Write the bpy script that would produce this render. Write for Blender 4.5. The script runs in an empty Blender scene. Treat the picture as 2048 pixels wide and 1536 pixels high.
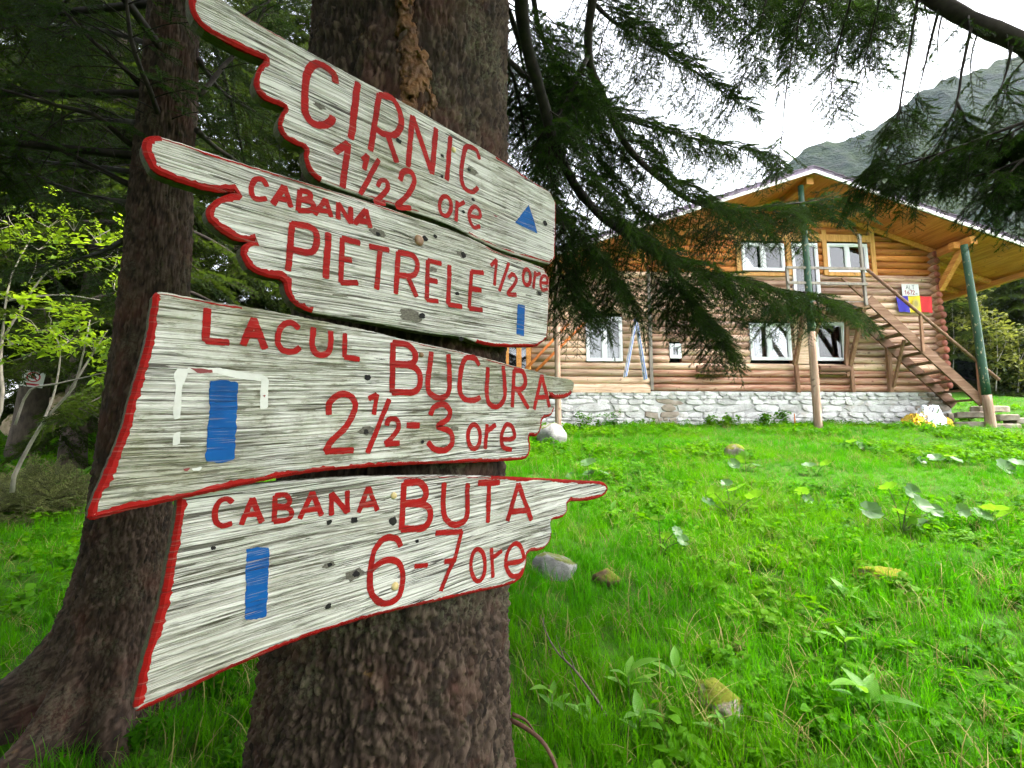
import bpy, bmesh, math, random
import numpy as np
from mathutils import Vector, Matrix

R = math.radians
scene = bpy.context.scene
COL = scene.collection

# ------------------------------------------------------------------ camera, sky, sun, exposure
EYE = 1.5
PITCH = R(6.5)
FPX = 950.0                      # focal length in pixels of a 2048 wide frame
cam_d = bpy.data.cameras.new('camera')
cam_d.sensor_width = 36.0
cam_d.lens = FPX / 2048 * 36
cam_d.clip_start = 0.02
cam_d.clip_end = 3000
cam = bpy.data.objects.new('camera', cam_d)
COL.objects.link(cam)
cam.location = (0, 0, EYE)
cam.rotation_euler = (R(90) + PITCH, 0, 0)
scene.camera = cam

SUN_EL, SUN_AZ = R(58), R(100)    # azimuth measured from +Y towards +X
world = bpy.data.worlds.new('World')
scene.world = world
world.use_nodes = True
wn = world.node_tree
wn.nodes.clear()
sky = wn.nodes.new('ShaderNodeTexSky')
sky.sky_type = 'NISHITA'
sky.sun_disc = False
sky.sun_elevation = SUN_EL
sky.sun_rotation = SUN_AZ
sky.air_density = 1.0
sky.dust_density = 3.0
sky.ozone_density = 1.0
hs = wn.nodes.new('ShaderNodeHueSaturation')
hs.inputs['Value'].default_value = 1.28          # cloud is a little brighter than clear air
hs.inputs['Saturation'].default_value = 0.22     # thin white cloud over the whole sky
bg = wn.nodes.new('ShaderNodeBackground')
bg.inputs['Strength'].default_value = 0.14
wo = wn.nodes.new('ShaderNodeOutputWorld')
wn.links.new(sky.outputs[0], hs.inputs['Color'])
wn.links.new(hs.outputs[0], bg.inputs['Color'])
wn.links.new(bg.outputs[0], wo.inputs['Surface'])

sl = bpy.data.lights.new('sun', 'SUN')
sl.energy = 2.0
sl.angle = R(7)
sl.color = (1.0, 0.95, 0.86)
sun = bpy.data.objects.new('sun', sl)
COL.objects.link(sun)
sdir = Vector((math.sin(SUN_AZ) * math.cos(SUN_EL), math.cos(SUN_AZ) * math.cos(SUN_EL), math.sin(SUN_EL)))
sun.rotation_euler = sdir.to_track_quat('Z', 'Y').to_euler()
sun.location = (10, 20, 30)

vs = scene.view_settings
vs.view_transform = 'Standard'
vs.look = 'None'
vs.gamma = 1.0
vs.use_curve_mapping = False
vs.exposure = 2.55
scene.cycles.use_denoising = True
scene.cycles.use_adaptive_sampling = True
scene.cycles.adaptive_threshold = .05
scene.cycles.max_bounces = 5
scene.cycles.diffuse_bounces = 3
scene.cycles.transparent_max_bounces = 8
scene.cycles.caustics_reflective = False
scene.cycles.caustics_refractive = False

# ------------------------------------------------------------------ helpers
CP, SP = math.cos(PITCH), math.sin(PITCH)
CAM = np.array([0, 0, EYE])


def ray(u, v):
    dx, dy = (u - 1024) / FPX, (768 - v) / FPX
    return np.array([dx, CP - SP * dy, SP + CP * dy])


def at(u, v, Y):
    d = ray(u, v)
    return CAM + d * (Y / d[1])


def _h(ix, iy, iz, seed):
    n = (ix.astype(np.int64) * 374761393 + iy.astype(np.int64) * 668265263 + iz.astype(np.int64) * 2147483647 % 1274126177 + seed * 974634777)
    n = (n ^ (n >> 13)) & 0x7fffffff
    n = (n * 1274126177) & 0x7fffffff
    n = (n ^ (n >> 16)) & 0x7fffffff
    n = (n * 1103515245 + 12345) & 0x7fffffff
    return (n >> 8 & 0xffff) / 65535.0


def vnoise(p, seed=0):
    p = np.asarray(p, float)
    i = np.floor(p).astype(np.int64)
    f = p - i
    f = f * f * (3 - 2 * f)
    r = 0
    for a in (0, 1):
        for b in (0, 1):
            for c in (0, 1):
                w = (f[..., 0] if a else 1 - f[..., 0]) * (f[..., 1] if b else 1 - f[..., 1]) * (f[..., 2] if c else 1 - f[..., 2])
                r = r + w * _h(i[..., 0] + a, i[..., 1] + b, i[..., 2] * 7919 + c * 7919, seed)
    return r


def fbm(p, octv=4, seed=0):
    p = np.asarray(p, float)
    s, a, t = 0, 0.5, 0
    for k in range(octv):
        s = s + a * vnoise(p * 2 ** k, seed + k * 17)
        t += a
        a *= 0.5
    return s / t


def worley(p, seed=0, cells=False):
    p = np.asarray(p, float)
    i = np.floor(p).astype(np.int64)
    f1 = np.full(p.shape[:-1], 9.0)
    f2 = np.full(p.shape[:-1], 9.0)
    cid = np.zeros(p.shape[:-1])
    for a in (-1, 0, 1):
        for b in (-1, 0, 1):
            for c in (-1, 0, 1):
                q = i + np.array([a, b, c])
                o = np.stack([_h(q[..., 0], q[..., 1], q[..., 2] * 7919, seed + k) for k in (1, 2, 3)], -1)
                d = np.linalg.norm(q + o - p, axis=-1)
                f2 = np.minimum(f2, np.maximum(f1, d))
                cid = np.where(d < f1, o[..., 0], cid)
                f1 = np.minimum(f1, d)
    return (f1, f2, cid) if cells else (f1, f2)


def smooth(path, n):
    """Catmull-Rom resample of a polyline (rows) to n points."""
    P = np.asarray(path, float)
    if len(P) < 3:
        t = np.linspace(0, 1, n)[:, None]
        return P[0] * (1 - t) + P[-1] * t
    Q = np.vstack([2 * P[0] - P[1], P, 2 * P[-1] - P[-2]])
    seg = np.linalg.norm(np.diff(P[:, :3], axis=0), axis=1)
    cum = np.concatenate([[0], np.cumsum(seg)])
    out = []
    for s in np.linspace(0, cum[-1], n):
        k = min(max(np.searchsorted(cum, s, side='right') - 1, 0), len(P) - 2)
        t = (s - cum[k]) / max(seg[k], 1e-9)
        a, b, c, d = Q[k], Q[k + 1], Q[k + 2], Q[k + 3]
        out.append(.5 * (2 * b + (c - a) * t + (2 * a - 5 * b + 4 * c - d) * t * t + (3 * b - a - 3 * c + d) * t ** 3))
    return np.array(out)


def norm(v):
    v = np.asarray(v, float)
    return v / np.maximum(np.linalg.norm(v, axis=-1, keepdims=True), 1e-9)


class MB:
    """collects shapes into one mesh"""

    def __init__(s):
        s.v, s.f, s.m = [], [], []
        s.n = 0

    def add(s, verts, faces, mi=0):
        s.v.append(np.asarray(verts, float))
        n = s.n
        s.f.extend([tuple(int(i) + n for i in f) for f in faces])
        s.m.extend([mi] * len(faces))
        s.n += len(verts)

    def box(s, x0, x1, y0, y1, z0, z1, mi=0):
        v = [(x, y, z) for z in (z0, z1) for y in (y0, y1) for x in (x0, x1)]
        s.add(v, [(0, 2, 3, 1), (4, 5, 7, 6), (0, 1, 5, 4), (2, 6, 7, 3), (0, 4, 6, 2), (1, 3, 7, 5)], mi)

    def beam(s, p0, p1, w, h, mi=0, up=(0, 0, 1), w1=None, h1=None):
        p0, p1 = np.array(p0, float), np.array(p1, float)
        t = norm(p1 - p0)
        a = np.cross(t, up)
        if np.linalg.norm(a) < 1e-4:
            a = np.cross(t, (1, 0, 0))
        a = norm(a)
        b = np.cross(a, t)
        v = []
        for p, ww, hh in ((p0, w, h), (p1, w1 or w, h1 or h)):
            for i, j in ((-1, -1), (1, -1), (1, 1), (-1, 1)):
                v.append(p + a * i * ww / 2 + b * j * hh / 2)
        s.add(v, [(0, 1, 2, 3), (7, 6, 5, 4), (0, 4, 5, 1), (1, 5, 6, 2), (2, 6, 7, 3), (3, 7, 4, 0)], mi)

    def tube(s, path, rad, sides=6, mi=0, cap=True, cmi=None, jit=0, rng=None):
        P = np.asarray(path, float)
        n = len(P)
        rad = np.broadcast_to(np.asarray(rad, float), (n,))
        T = np.gradient(P, axis=0)
        T = norm(T)
        ref = np.array([0, 0, 1.0]) if abs(T[0][2]) < .9 else np.array([1.0, 0, 0])
        A = np.cross(T, ref)
        bad = np.linalg.norm(A, axis=1) < .05
        A[bad] = np.cross(T[bad], [0, 1, 0.1])
        A = norm(A)
        for k in range(1, n):
            if A[k] @ A[k - 1] < 0:
                A[k] = -A[k]
        B = np.cross(T, A)
        th = np.linspace(0, 2 * math.pi, sides, endpoint=False)
        rr = rad[:, None] * np.ones(sides)
        if jit:
            rr = rr * (1 + jit * (rng.random((n, sides)) - .5))
        V = P[:, None, :] + rr[..., None] * (np.cos(th)[None, :, None] * A[:, None, :] + np.sin(th)[None, :, None] * B[:, None, :])
        F = []
        for k in range(n - 1):
            for j in range(sides):
                j2 = (j + 1) % sides
                F.append((k * sides + j, k * sides + j2, (k + 1) * sides + j2, (k + 1) * sides + j))
        s.add(V.reshape(-1, 3), F, mi)
        if cap:
            b = s.n - n * sides
            s.f.append(tuple(b + j for j in range(sides))[::-1])
            s.f.append(tuple(b + (n - 1) * sides + j for j in range(sides)))
            s.m += [mi if cmi is None else cmi] * 2

    def mesh(s, name, mats=(), smooth_=False):
        me = bpy.data.meshes.new(name)
        V = np.vstack(s.v) if s.v else np.zeros((0, 3))
        me.from_pydata(V.tolist(), [], s.f)
        for m in mats:
            me.materials.append(m)
        if len(mats) > 1:
            me.polygons.foreach_set('material_index', s.m)
        if smooth_:
            me.polygons.foreach_set('use_smooth', [True] * len(me.polygons))
        me.update()
        return me

    def build(s, name, mats, parent=None, smooth_=False):
        if not isinstance(mats, (list, tuple)):
            mats = [mats]
        return obj(name, s.mesh(name, mats, smooth_), parent)


def grid_mesh(name, V, mats, wrap=False, smooth_=True):
    """V is (rows, cols, 3); quads between them"""
    r, c = V.shape[:2]
    i = np.arange(r * c).reshape(r, c)
    if wrap:
        i = np.hstack([i, i[:, :1]])
    q = np.stack([i[:-1, :-1], i[:-1, 1:], i[1:, 1:], i[1:, :-1]], -1).reshape(-1, 4)
    return arr_mesh(name, V.reshape(-1, 3), q, mats, smooth_)


def arr_mesh(name, V, q, mats, smooth_=True):
    k = q.shape[1]
    me = bpy.data.meshes.new(name)
    me.vertices.add(len(V))
    me.vertices.foreach_set('co', np.ascontiguousarray(V, np.float32).ravel())
    me.loops.add(q.size)
    me.loops.foreach_set('vertex_index', np.ascontiguousarray(q, np.int32).ravel())
    me.polygons.add(len(q))
    me.polygons.foreach_set('loop_start', np.arange(0, q.size, k, dtype=np.int32))
    me.polygons.foreach_set('use_smooth', np.full(len(q), smooth_))
    me.update(calc_edges=True)
    for m in (mats if isinstance(mats, (list, tuple)) else [mats]):
        me.materials.append(m)
    return me


def obj(name, me, parent=None):
    o = bpy.data.objects.new(name, me)
    COL.objects.link(o)
    if parent is not None:
        o.parent = parent
    return o


def empty(name, loc=(0, 0, 0), rz=0):
    o = bpy.data.objects.new(name, None)
    o.empty_display_size = .2
    COL.objects.link(o)
    o.location = loc
    o.rotation_euler = (0, 0, rz)
    return o


def tag(o, label=None, cat=None, group=None, kind=None):
    if label: o['label'] = label
    if cat: o['category'] = cat
    if group: o['group'] = group
    if kind: o['kind'] = kind
    return o


def mats_to_euler(X, Z):
    """rows: local X axis direction and approximate local Z; returns XYZ eulers"""
    X = norm(X)
    Y = norm(np.cross(Z, X))
    Z = np.cross(X, Y)
    ry = -np.arcsin(np.clip(X[:, 2], -1, 1))
    rz = np.arctan2(X[:, 1], X[:, 0])
    rx = np.arctan2(Y[:, 2], Z[:, 2])
    return np.stack([rx, ry, rz], -1)


def instancer(name, pts, rot, scl, idx, protos, parent=None):
    """one object whose geometry nodes set a prototype on every point"""
    me = bpy.data.meshes.new(name)
    pts = np.asarray(pts, np.float32)
    me.vertices.add(len(pts))
    me.vertices.foreach_set('co', pts.ravel())
    a = me.attributes.new('rot', 'FLOAT_VECTOR', 'POINT'); a.data.foreach_set('vector', np.asarray(rot, np.float32).ravel())
    a = me.attributes.new('scl', 'FLOAT', 'POINT'); a.data.foreach_set('value', np.asarray(scl, np.float32).ravel())
    a = me.attributes.new('pidx', 'INT', 'POINT'); a.data.foreach_set('value', np.asarray(idx, np.int32).ravel())
    o = obj(name, me, parent)
    key = 'inst_' + '_'.join(p.name for p in protos)
    ng = bpy.data.node_groups.get(key[:60])
    if ng is None:
        ng = bpy.data.node_groups.new(key[:60], 'GeometryNodeTree')
        ng.interface.new_socket('Geometry', in_out='INPUT', socket_type='NodeSocketGeometry')
        ng.interface.new_socket('Geometry', in_out='OUTPUT', socket_type='NodeSocketGeometry')
        gi = ng.nodes.new('NodeGroupInput'); go = ng.nodes.new('NodeGroupOutput')
        iop = ng.nodes.new('GeometryNodeInstanceOnPoints')
        iop.inputs['Pick Instance'].default_value = True
        jn = ng.nodes.new('GeometryNodeJoinGeometry')
        for p in protos:
            oi = ng.nodes.new('GeometryNodeObjectInfo')
            oi.inputs['Object'].default_value = p
            oi.inputs['As Instance'].default_value = False
            gti = ng.nodes.new('GeometryNodeGeometryToInstance')
            ng.links.new(oi.outputs['Geometry'], gti.inputs[0])
            ng.links.new(gti.outputs[0], jn.inputs[0])
        for nm, ty, sock in (('rot', 'FLOAT_VECTOR', 'Rotation'), ('scl', 'FLOAT', 'Scale'), ('pidx', 'INT', 'Instance Index')):
            na = ng.nodes.new('GeometryNodeInputNamedAttribute')
            na.data_type = ty
            na.inputs['Name'].default_value = nm
            src = [s for s in na.outputs if s.enabled and s.name == 'Attribute'][0]
            ng.links.new(src, iop.inputs[sock])
        ng.links.new(gi.outputs[0], iop.inputs['Points'])
        ng.links.new(jn.outputs[0], iop.inputs['Instance'])
        ng.links.new(iop.outputs[0], go.inputs[0])
    md = o.modifiers.new('instances', 'NODES')
    md.node_group = ng
    return o


def proto(name, me):
    return bpy.data.objects.new(name, me)      # never linked: only read by the instancers


# ------------------------------------------------------------------ materials
class NT:
    def __init__(s, name):
        s.mat = bpy.data.materials.new(name)
        s.mat.use_nodes = True
        s.t = s.mat.node_tree
        s.b = s.t.nodes['Principled BSDF']
        s.out = s.t.nodes['Material Output']

    def set(s, node, key, val):
        if val is None:
            return
        sock = node.inputs[key]
        if isinstance(val, bpy.types.NodeSocket):
            s.t.links.new(val, sock)
        else:
            if sock.type == 'RGBA' and len(val) == 3:
                val = (*val, 1)
            sock.default_value = val

    def n(s, ty, ins=None, **props):
        nd = s.t.nodes.new('ShaderNode' + ty)
        for k, v in props.items():
            setattr(nd, k, v)
        for k, v in (ins or {}).items():
            s.set(nd, k, v)
        return nd

    def coord(s, which='Object', scale=(1, 1, 1), loc=(0, 0, 0)):
        if which == 'World':
            src = s.n('NewGeometry').outputs['Position']
        else:
            src = s.n('TexCoord').outputs[which]
        return s.n('Mapping', {'Vector': src, 'Scale': scale, 'Location': loc}).outputs[0]

    def noise(s, vec, scale=5, detail=4, rough=.55, dist=0, w=None):
        ins = {'Vector': vec, 'Scale': scale, 'Detail': detail, 'Roughness': rough, 'Distortion': dist}
        if w is not None:
            ins['W'] = w
            return s.n('TexNoise', ins, noise_dimensions='4D').outputs[0]
        return s.n('TexNoise', ins).outputs[0]

    def math(s, op, a, b=None, c=None, clamp=False):
        ins = {0: a}
        if b is not None: ins[1] = b
        if c is not None: ins[2] = c
        return s.n('Math', ins, operation=op, use_clamp=clamp).outputs[0]

    def ramp(s, fac, stops, interp='LINEAR'):
        nd = s.n('ValToRGB', {0: fac})
        cr = nd.color_ramp
        cr.interpolation = interp
        while len(cr.elements) < len(stops):
            cr.elements.new(.5)
        for e, (p, c) in zip(cr.elements, stops):
            e.position = p
            e.color = (c, c, c, 1) if isinstance(c, (int, float)) else (*c, 1)
        return nd.outputs[0]

    def mix(s, f, a, b, mode='MIX'):
        nd = s.n('Mix', data_type='RGBA', blend_type=mode)
        s.set(nd, 0, f)
        s.set(nd, 6, a)
        s.set(nd, 7, b)
        return nd.outputs[2]

    def rand(s):
        return s.n('ObjectInfo').outputs['Random']

    def bump(s, h, strength=.5, dist=.01):
        nd = s.n('Bump', {'Height': h, 'Strength': strength, 'Distance': dist})
        s.t.links.new(nd.outputs[0], s.b.inputs['Normal'])
        return nd.outputs[0]

    def fin(s, color=None, rough=None, spec=None, metal=None):
        if color is not None: s.set(s.b, 'Base Color', color)
        if rough is not None: s.set(s.b, 'Roughness', rough)
        if spec is not None: s.set(s.b, 'Specular IOR Level', spec)
        if metal is not None: s.set(s.b, 'Metallic', metal)
        return s.mat


def m_plain(name, c0, c1, scale=6, rough=.8, bumps=.3, bdist=.004, stretch=(1, 1, 1), var=.25, spec=.3, coord='Object'):
    """two tone noise colour with per-object brightness and a fine bump"""
    t = NT(name)
    v = t.coord(coord, stretch)
    f = t.noise(v, scale, 6, .6)
    c = t.ramp(f, [(.3, c0), (.7, c1)])
    r = t.math('MULTIPLY_ADD', t.rand(), var * 2, 1 - var)
    c = t.mix(1.0, c, t.n('CombineColor', {0: r, 1: r, 2: r}).outputs[0], 'MULTIPLY')
    t.bump(t.noise(v, scale * 4, 5, .6), bumps, bdist)
    return t.fin(c, rough, spec)


def m_leaf(name, c0, c1, tc, tfac=.4, rough=.45, spec=.4, var=.35, patch=None, pscale=.6, veins=0):
    """leaf: reflecting and translucent, varied by instance and by place"""
    t = NT(name)
    f = t.rand()
    c = t.mix(f, c0, c1)
    tcol = t.mix(f, tuple(x * (1 - var) for x in tc), tc)
    if patch is not None:
        pn = t.ramp(t.noise(t.coord('World'), pscale, 3, .5), [(.42, 0.0), (.68, 1.0)])
        c = t.mix(pn, c, patch)
        tcol = t.mix(pn, tcol, tuple(min(1, x * 2.0) for x in patch))
    t.fin(c, rough, spec)
    if veins:
        w = t.n('TexWave', {'Vector': t.coord('Object'), 'Scale': veins, 'Distortion': .5}, bands_direction='Y').outputs[0]
        t.bump(w, .4, .003)
    tr = t.n('BsdfTranslucent', {'Color': tcol})
    mx = t.n('MixShader', {0: tfac, 1: t.b.outputs[0], 2: tr.outputs[0]})
    t.t.links.new(mx.outputs[0], t.out.inputs['Surface'])
    return t.mat
# ------------------------------------------------------------------ ground
def g(x, y):
    x, y = np.asarray(x, float), np.asarray(y, float)
    sp = lambda q, k=1.5: np.log1p(np.exp(np.clip(q * k, -40, 40))) / k
    side = 1 / (1 + np.exp(-(x + 6) / 6))
    z = .145 * sp(y - 1) + .055 * sp(y - 14) * side - .13 * sp(y - 16) * (1 - side)
    z = z - .09 * sp(y - 120, .1)
    p = np.stack([x * .55, y * .55, x * 0 + 3.3], -1)
    amp = np.clip((np.hypot(x, y) - .5) / 3, 0, 1)
    z = z + amp * (.22 * (fbm(p, 3, 5) - .5) + .05 * (vnoise(p * 5, 9) - .5))
    return z


def gp(u, v):
    """where the line of sight through photo pixel (u, v) meets the ground"""
    d = ray(u, v)
    lo = .3
    for k in range(4000):
        t = lo + k * .02
        p = CAM + d * t
        if p[2] <= float(g(p[0], p[1])):
            return p
    return CAM + d * 40


def m_ground():
    t = NT('meadow_soil')
    v = t.coord('World')
    a = t.noise(v, 1.3, 6, .6)
    b = t.noise(v, 22, 5, .7)
    c = t.ramp(a, [(.35, (.020, .075, .003)), (.6, (.036, .12, .003))])
    c = t.mix(t.ramp(b, [(.45, 0.0), (.7, .6)]), c, (.055, .040, .020))
    t.bump(b, .8, .03)
    return t.fin(c, .95, .1)


M_GROUND = m_ground()
xs = np.concatenate([np.linspace(-440, -60, 12), np.linspace(-50, -14, 19), np.arange(-12, 20, .2), np.linspace(20, 60, 21), np.linspace(70, 440, 12)])
ys = np.concatenate([np.linspace(-80, -6, 12), np.arange(-4, 26, .2), np.linspace(26, 60, 18), np.linspace(70, 420, 16)])
XX, YY = np.meshgrid(xs, ys)
ground = obj('ground', grid_mesh('ground', np.stack([XX, YY, g(XX, YY)], -1), M_GROUND))
tag(ground, 'grassy slope rising from the trees to the cabin', None, None, 'structure')

# mountain: a ridge about 260 m away, its crest running down to the left
MY = 260.0
crest_px = [(900, 600), (1250, 470), (1430, 400), (1531, 362), (1580, 325), (1619, 296), (1652, 283), (1678, 284), (1727, 260), (1775, 240), (1815, 203), (1857, 176), (1906, 162), (1955, 145), (2020, 114), (2100, 85), (2300, 10), (2600, -60)]
cr = np.array([at(u, v, MY) for u, v in crest_px])
mx = np.linspace(cr[0][0], cr[-1][0], 190)
mz = np.interp(mx, cr[:, 0], cr[:, 2])
tt = np.concatenate([np.linspace(0, 1, 70), np.linspace(1.06, 1.8, 14)])
MX, MT = np.meshgrid(mx, tt)
Yf = 95 + (MY - 95) * MT
base = g(MX, Yf * 0 + 95) - 6
prof = np.where(MT <= 1, MT ** 1.15, 1 - (MT - 1) * .5)
mp = np.stack([MX * .02, Yf * .02, MX * 0], -1)
rid = (fbm(mp * 1.6, 5, 3) - .5) * 34 * np.clip(MT, 0, 1) * np.clip(np.abs(1 - MT) * 6, 0, 1)
cracks = (fbm(mp * 9, 3, 8) - .5) * 7 * np.clip(MT * 2, 0, 1)
crest_rough = (fbm(np.stack([MX * .09, MX * 0, MX * 0], -1), 4, 4) - .5) * 7
MZ = base + (mz[None, :] + crest_rough - base) * prof + rid + cracks


def m_mountain():
    t = NT('mountain_slope')
    v = t.coord('World', (1, 1, 1.6))
    a = t.noise(v, .022, 7, .62, .4)
    b = t.noise(v, .12, 6, .65)
    c = t.ramp(a, [(.32, (.004, .011, .005)), (.46, (.010, .021, .008)), (.58, (.020, .032, .009)), (.72, (.028, .030, .018))])
    rock = t.ramp(b, [(.55, 0.0), (.68, .8)])
    c = t.mix(rock, c, (.040, .042, .042))
    forest = t.ramp(t.noise(v, .05, 5, .7), [(.50, 0.0), (.60, .75)])
    c = t.mix(forest, c, (.005, .010, .007))
    t.bump(b, 1.0, 6)
    return t.fin(c, .95, .1)


mountain = obj('mountain', grid_mesh('mountain', np.stack([MX, Yf, MZ], -1), m_mountain()))
tag(mountain, 'steep hazy green mountain ridge behind the cabin roof', None, None, 'structure')

# ------------------------------------------------------------------ the four painted boards on the spruce
TREE = np.array([-0.315, 1.345])
vpd = ray(1900, 800)
GR = norm(vpd)                                    # direction of the wood grain (boards run away to the right)
NO = norm([vpd[1], -vpd[0], 0])                   # outward normal of the boards
UPV = np.cross(NO, GR)
BASE0 = np.array([TREE[0], TREE[1], EYE]) + NO * .335


def m_board(name, w, moss):
    t = NT(name)
    o = t.coord('Object')
    sx = t.n('SeparateXYZ', {0: o})
    warp = t.noise(t.coord('Object', (2.2, 6, 1)), 1.6, 3, .5, 0, w)
    y2 = t.math('MULTIPLY_ADD', warp, .016, sx.outputs[1])
    vec = t.n('CombineXYZ', {0: sx.outputs[0], 1: y2, 2: 0.0}).outputs[0]
    fine = t.noise(t.n('Mapping', {'Vector': vec, 'Scale': (8.0, 270, 1)}).outputs[0], 1, 4, .62, 0, w)
    band = t.noise(t.n('Mapping', {'Vector': vec, 'Scale': (2.0, 110, 1)}).outputs[0], 1, 2, .5, 0, w + 3)
    wear = t.noise(o, 7, 4, .6, 0, w + 5)
    gsum = t.math('ADD', t.math('MULTIPLY', fine, .80), t.math('MULTIPLY', band, .20))
    gsum = t.math('MULTIPLY_ADD', wear, .24, t.math('SUBTRACT', gsum, .12))
    crack = t.ramp(gsum, [(.37, 0.0), (.415, .45), (.46, .9), (.56, 1.0)])
    paint = t.mix(t.noise(o, 3, 4, .6, 0, w + 9), (.47, .455, .41), (.64, .625, .58))
    wood = t.mix(t.noise(o, 5, 3, .5, 0, w + 1), (.06, .050, .037), (.17, .15, .118))
    ridge = t.noise(t.n('Mapping', {'Vector': vec, 'Scale': (4.0, 285, 1)}).outputs[0], 1, 2, .5, 0, w + 21)
    ridge = t.ramp(ridge, [(.40, 0.0), (.53, 1.0)])
    paint = t.mix(ridge, (.38, .362, .315), paint)
    c = t.mix(crack, wood, paint)
    split = t.noise(t.n('Mapping', {'Vector': vec, 'Scale': (.55, 26, 1)}).outputs[0], 1, 3, .6, 0, w + 13)
    split = t.math('LESS_THAN', t.math('ABSOLUTE', t.math('SUBTRACT', split, .5)), t.math('MULTIPLY', t.math('SUBTRACT', wear, .36), .035))
    c = t.mix(t.math('MULTIPLY', split, .85), c, (.03, .026, .02))
    alg = t.noise(o, 4.5, 6, .7, 0, w + 7)
    am = t.math('MULTIPLY', t.ramp(alg, [(.44, 0.0), (.64, 1.0)]), moss)
    c = t.mix(am, c, (.19, .185, .105))
    spk = t.math('MULTIPLY', t.ramp(t.noise(t.coord('Object', (26, 110, 1)), 1, 5, .75, 0, w + 4), [(.52, 0.0), (.59, 1.0)]), t.ramp(alg, [(.40, 0.0), (.54, moss)]))
    c = t.mix(t.math('MULTIPLY', spk, .8), c, (.085, .075, .04))
    t.bump(t.math('ADD', crack, t.math('MULTIPLY', ridge, .6)), 1.0, .003)
    return t.fin(c, .85, .15)


def m_paint(name, c0, c1, w, worn=.34):
    """brushed paint over the same grain"""
    t = NT(name)
    o = t.coord('Object')
    sx = t.n('SeparateXYZ', {0: o})
    warp = t.noise(t.coord('Object', (2.2, 6, 1)), 1.6, 3, .5, 0, w)
    y2 = t.math('MULTIPLY_ADD', warp, .016, sx.outputs[1])
    vec = t.n('CombineXYZ', {0: sx.outputs[0], 1: y2, 2: 0.0}).outputs[0]
    fine = t.noise(t.n('Mapping', {'Vector': vec, 'Scale': (8.0, 270, 1)}).outputs[0], 1, 4, .62, 0, w)
    band = t.noise(t.n('Mapping', {'Vector': vec, 'Scale': (2.0, 110, 1)}).outputs[0], 1, 2, .5, 0, w + 3)
    gsum = t.math('ADD', t.math('MULTIPLY', fine, .80), t.math('MULTIPLY', band, .20))
    crack = t.ramp(gsum, [(.34, 0.0), (.39, .6), (.46, 1.0)])
    c = t.mix(t.noise(o, 22, 4, .6), c0, c1)
    c = t.mix(t.math('MULTIPLY', t.math('SUBTRACT', 1.0, crack), .75), c, (.05, .03, .02))
    wr = t.ramp(t.noise(t.n('Mapping', {'Vector': vec, 'Scale': (9, 330, 1)}).outputs[0], 1, 4, .7, 0, w + 2), [(.56, 0.0), (.66, worn)])
    c = t.mix(wr, c, (.30, .26, .21))
    thin = t.ramp(t.noise(o, 9, 3, .6, 0, w + 6), [(.5, 0.0), (.72, .45)])
    c = t.mix(thin, c, tuple(x * .45 for x in c0))
    t.bump(crack, .7, .002)
    return t.fin(c, .7, .12)


M_HOLE = m_plain('nail_hole_black', (.004, .004, .004), (.012, .010, .008), 40, .9, .2)
M_SCREW_R = m_plain('rusty_screw', (.13, .06, .03), (.32, .19, .10), 90, .45, .3, .001, var=.1)
M_SCREW_Y = m_plain('brass_screw', (.42, .30, .10), (.60, .50, .26), 90, .35, .2, .001, var=.1)
M_OLDWHITE = m_plain('old_white_paint', (.42, .41, .37), (.54, .53, .49), 30, .6, .3, .001, var=.02)
M_MAROON = m_plain('old_maroon_paint', (.12, .02, .02), (.20, .035, .03), 50, .6, .3, .001, var=.02)
M_KNOT = m_plain('grey_knot', (.04, .035, .026), (.16, .145, .115), 160, .85, .6, .002, (1, 3, 1), .1)
M_EDGEWOOD = m_plain('board_edge_wood', (.05, .05, .03), (.13, .12, .07), 30, .85, .5, .002, (1, 8, 8), .1)


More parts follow.
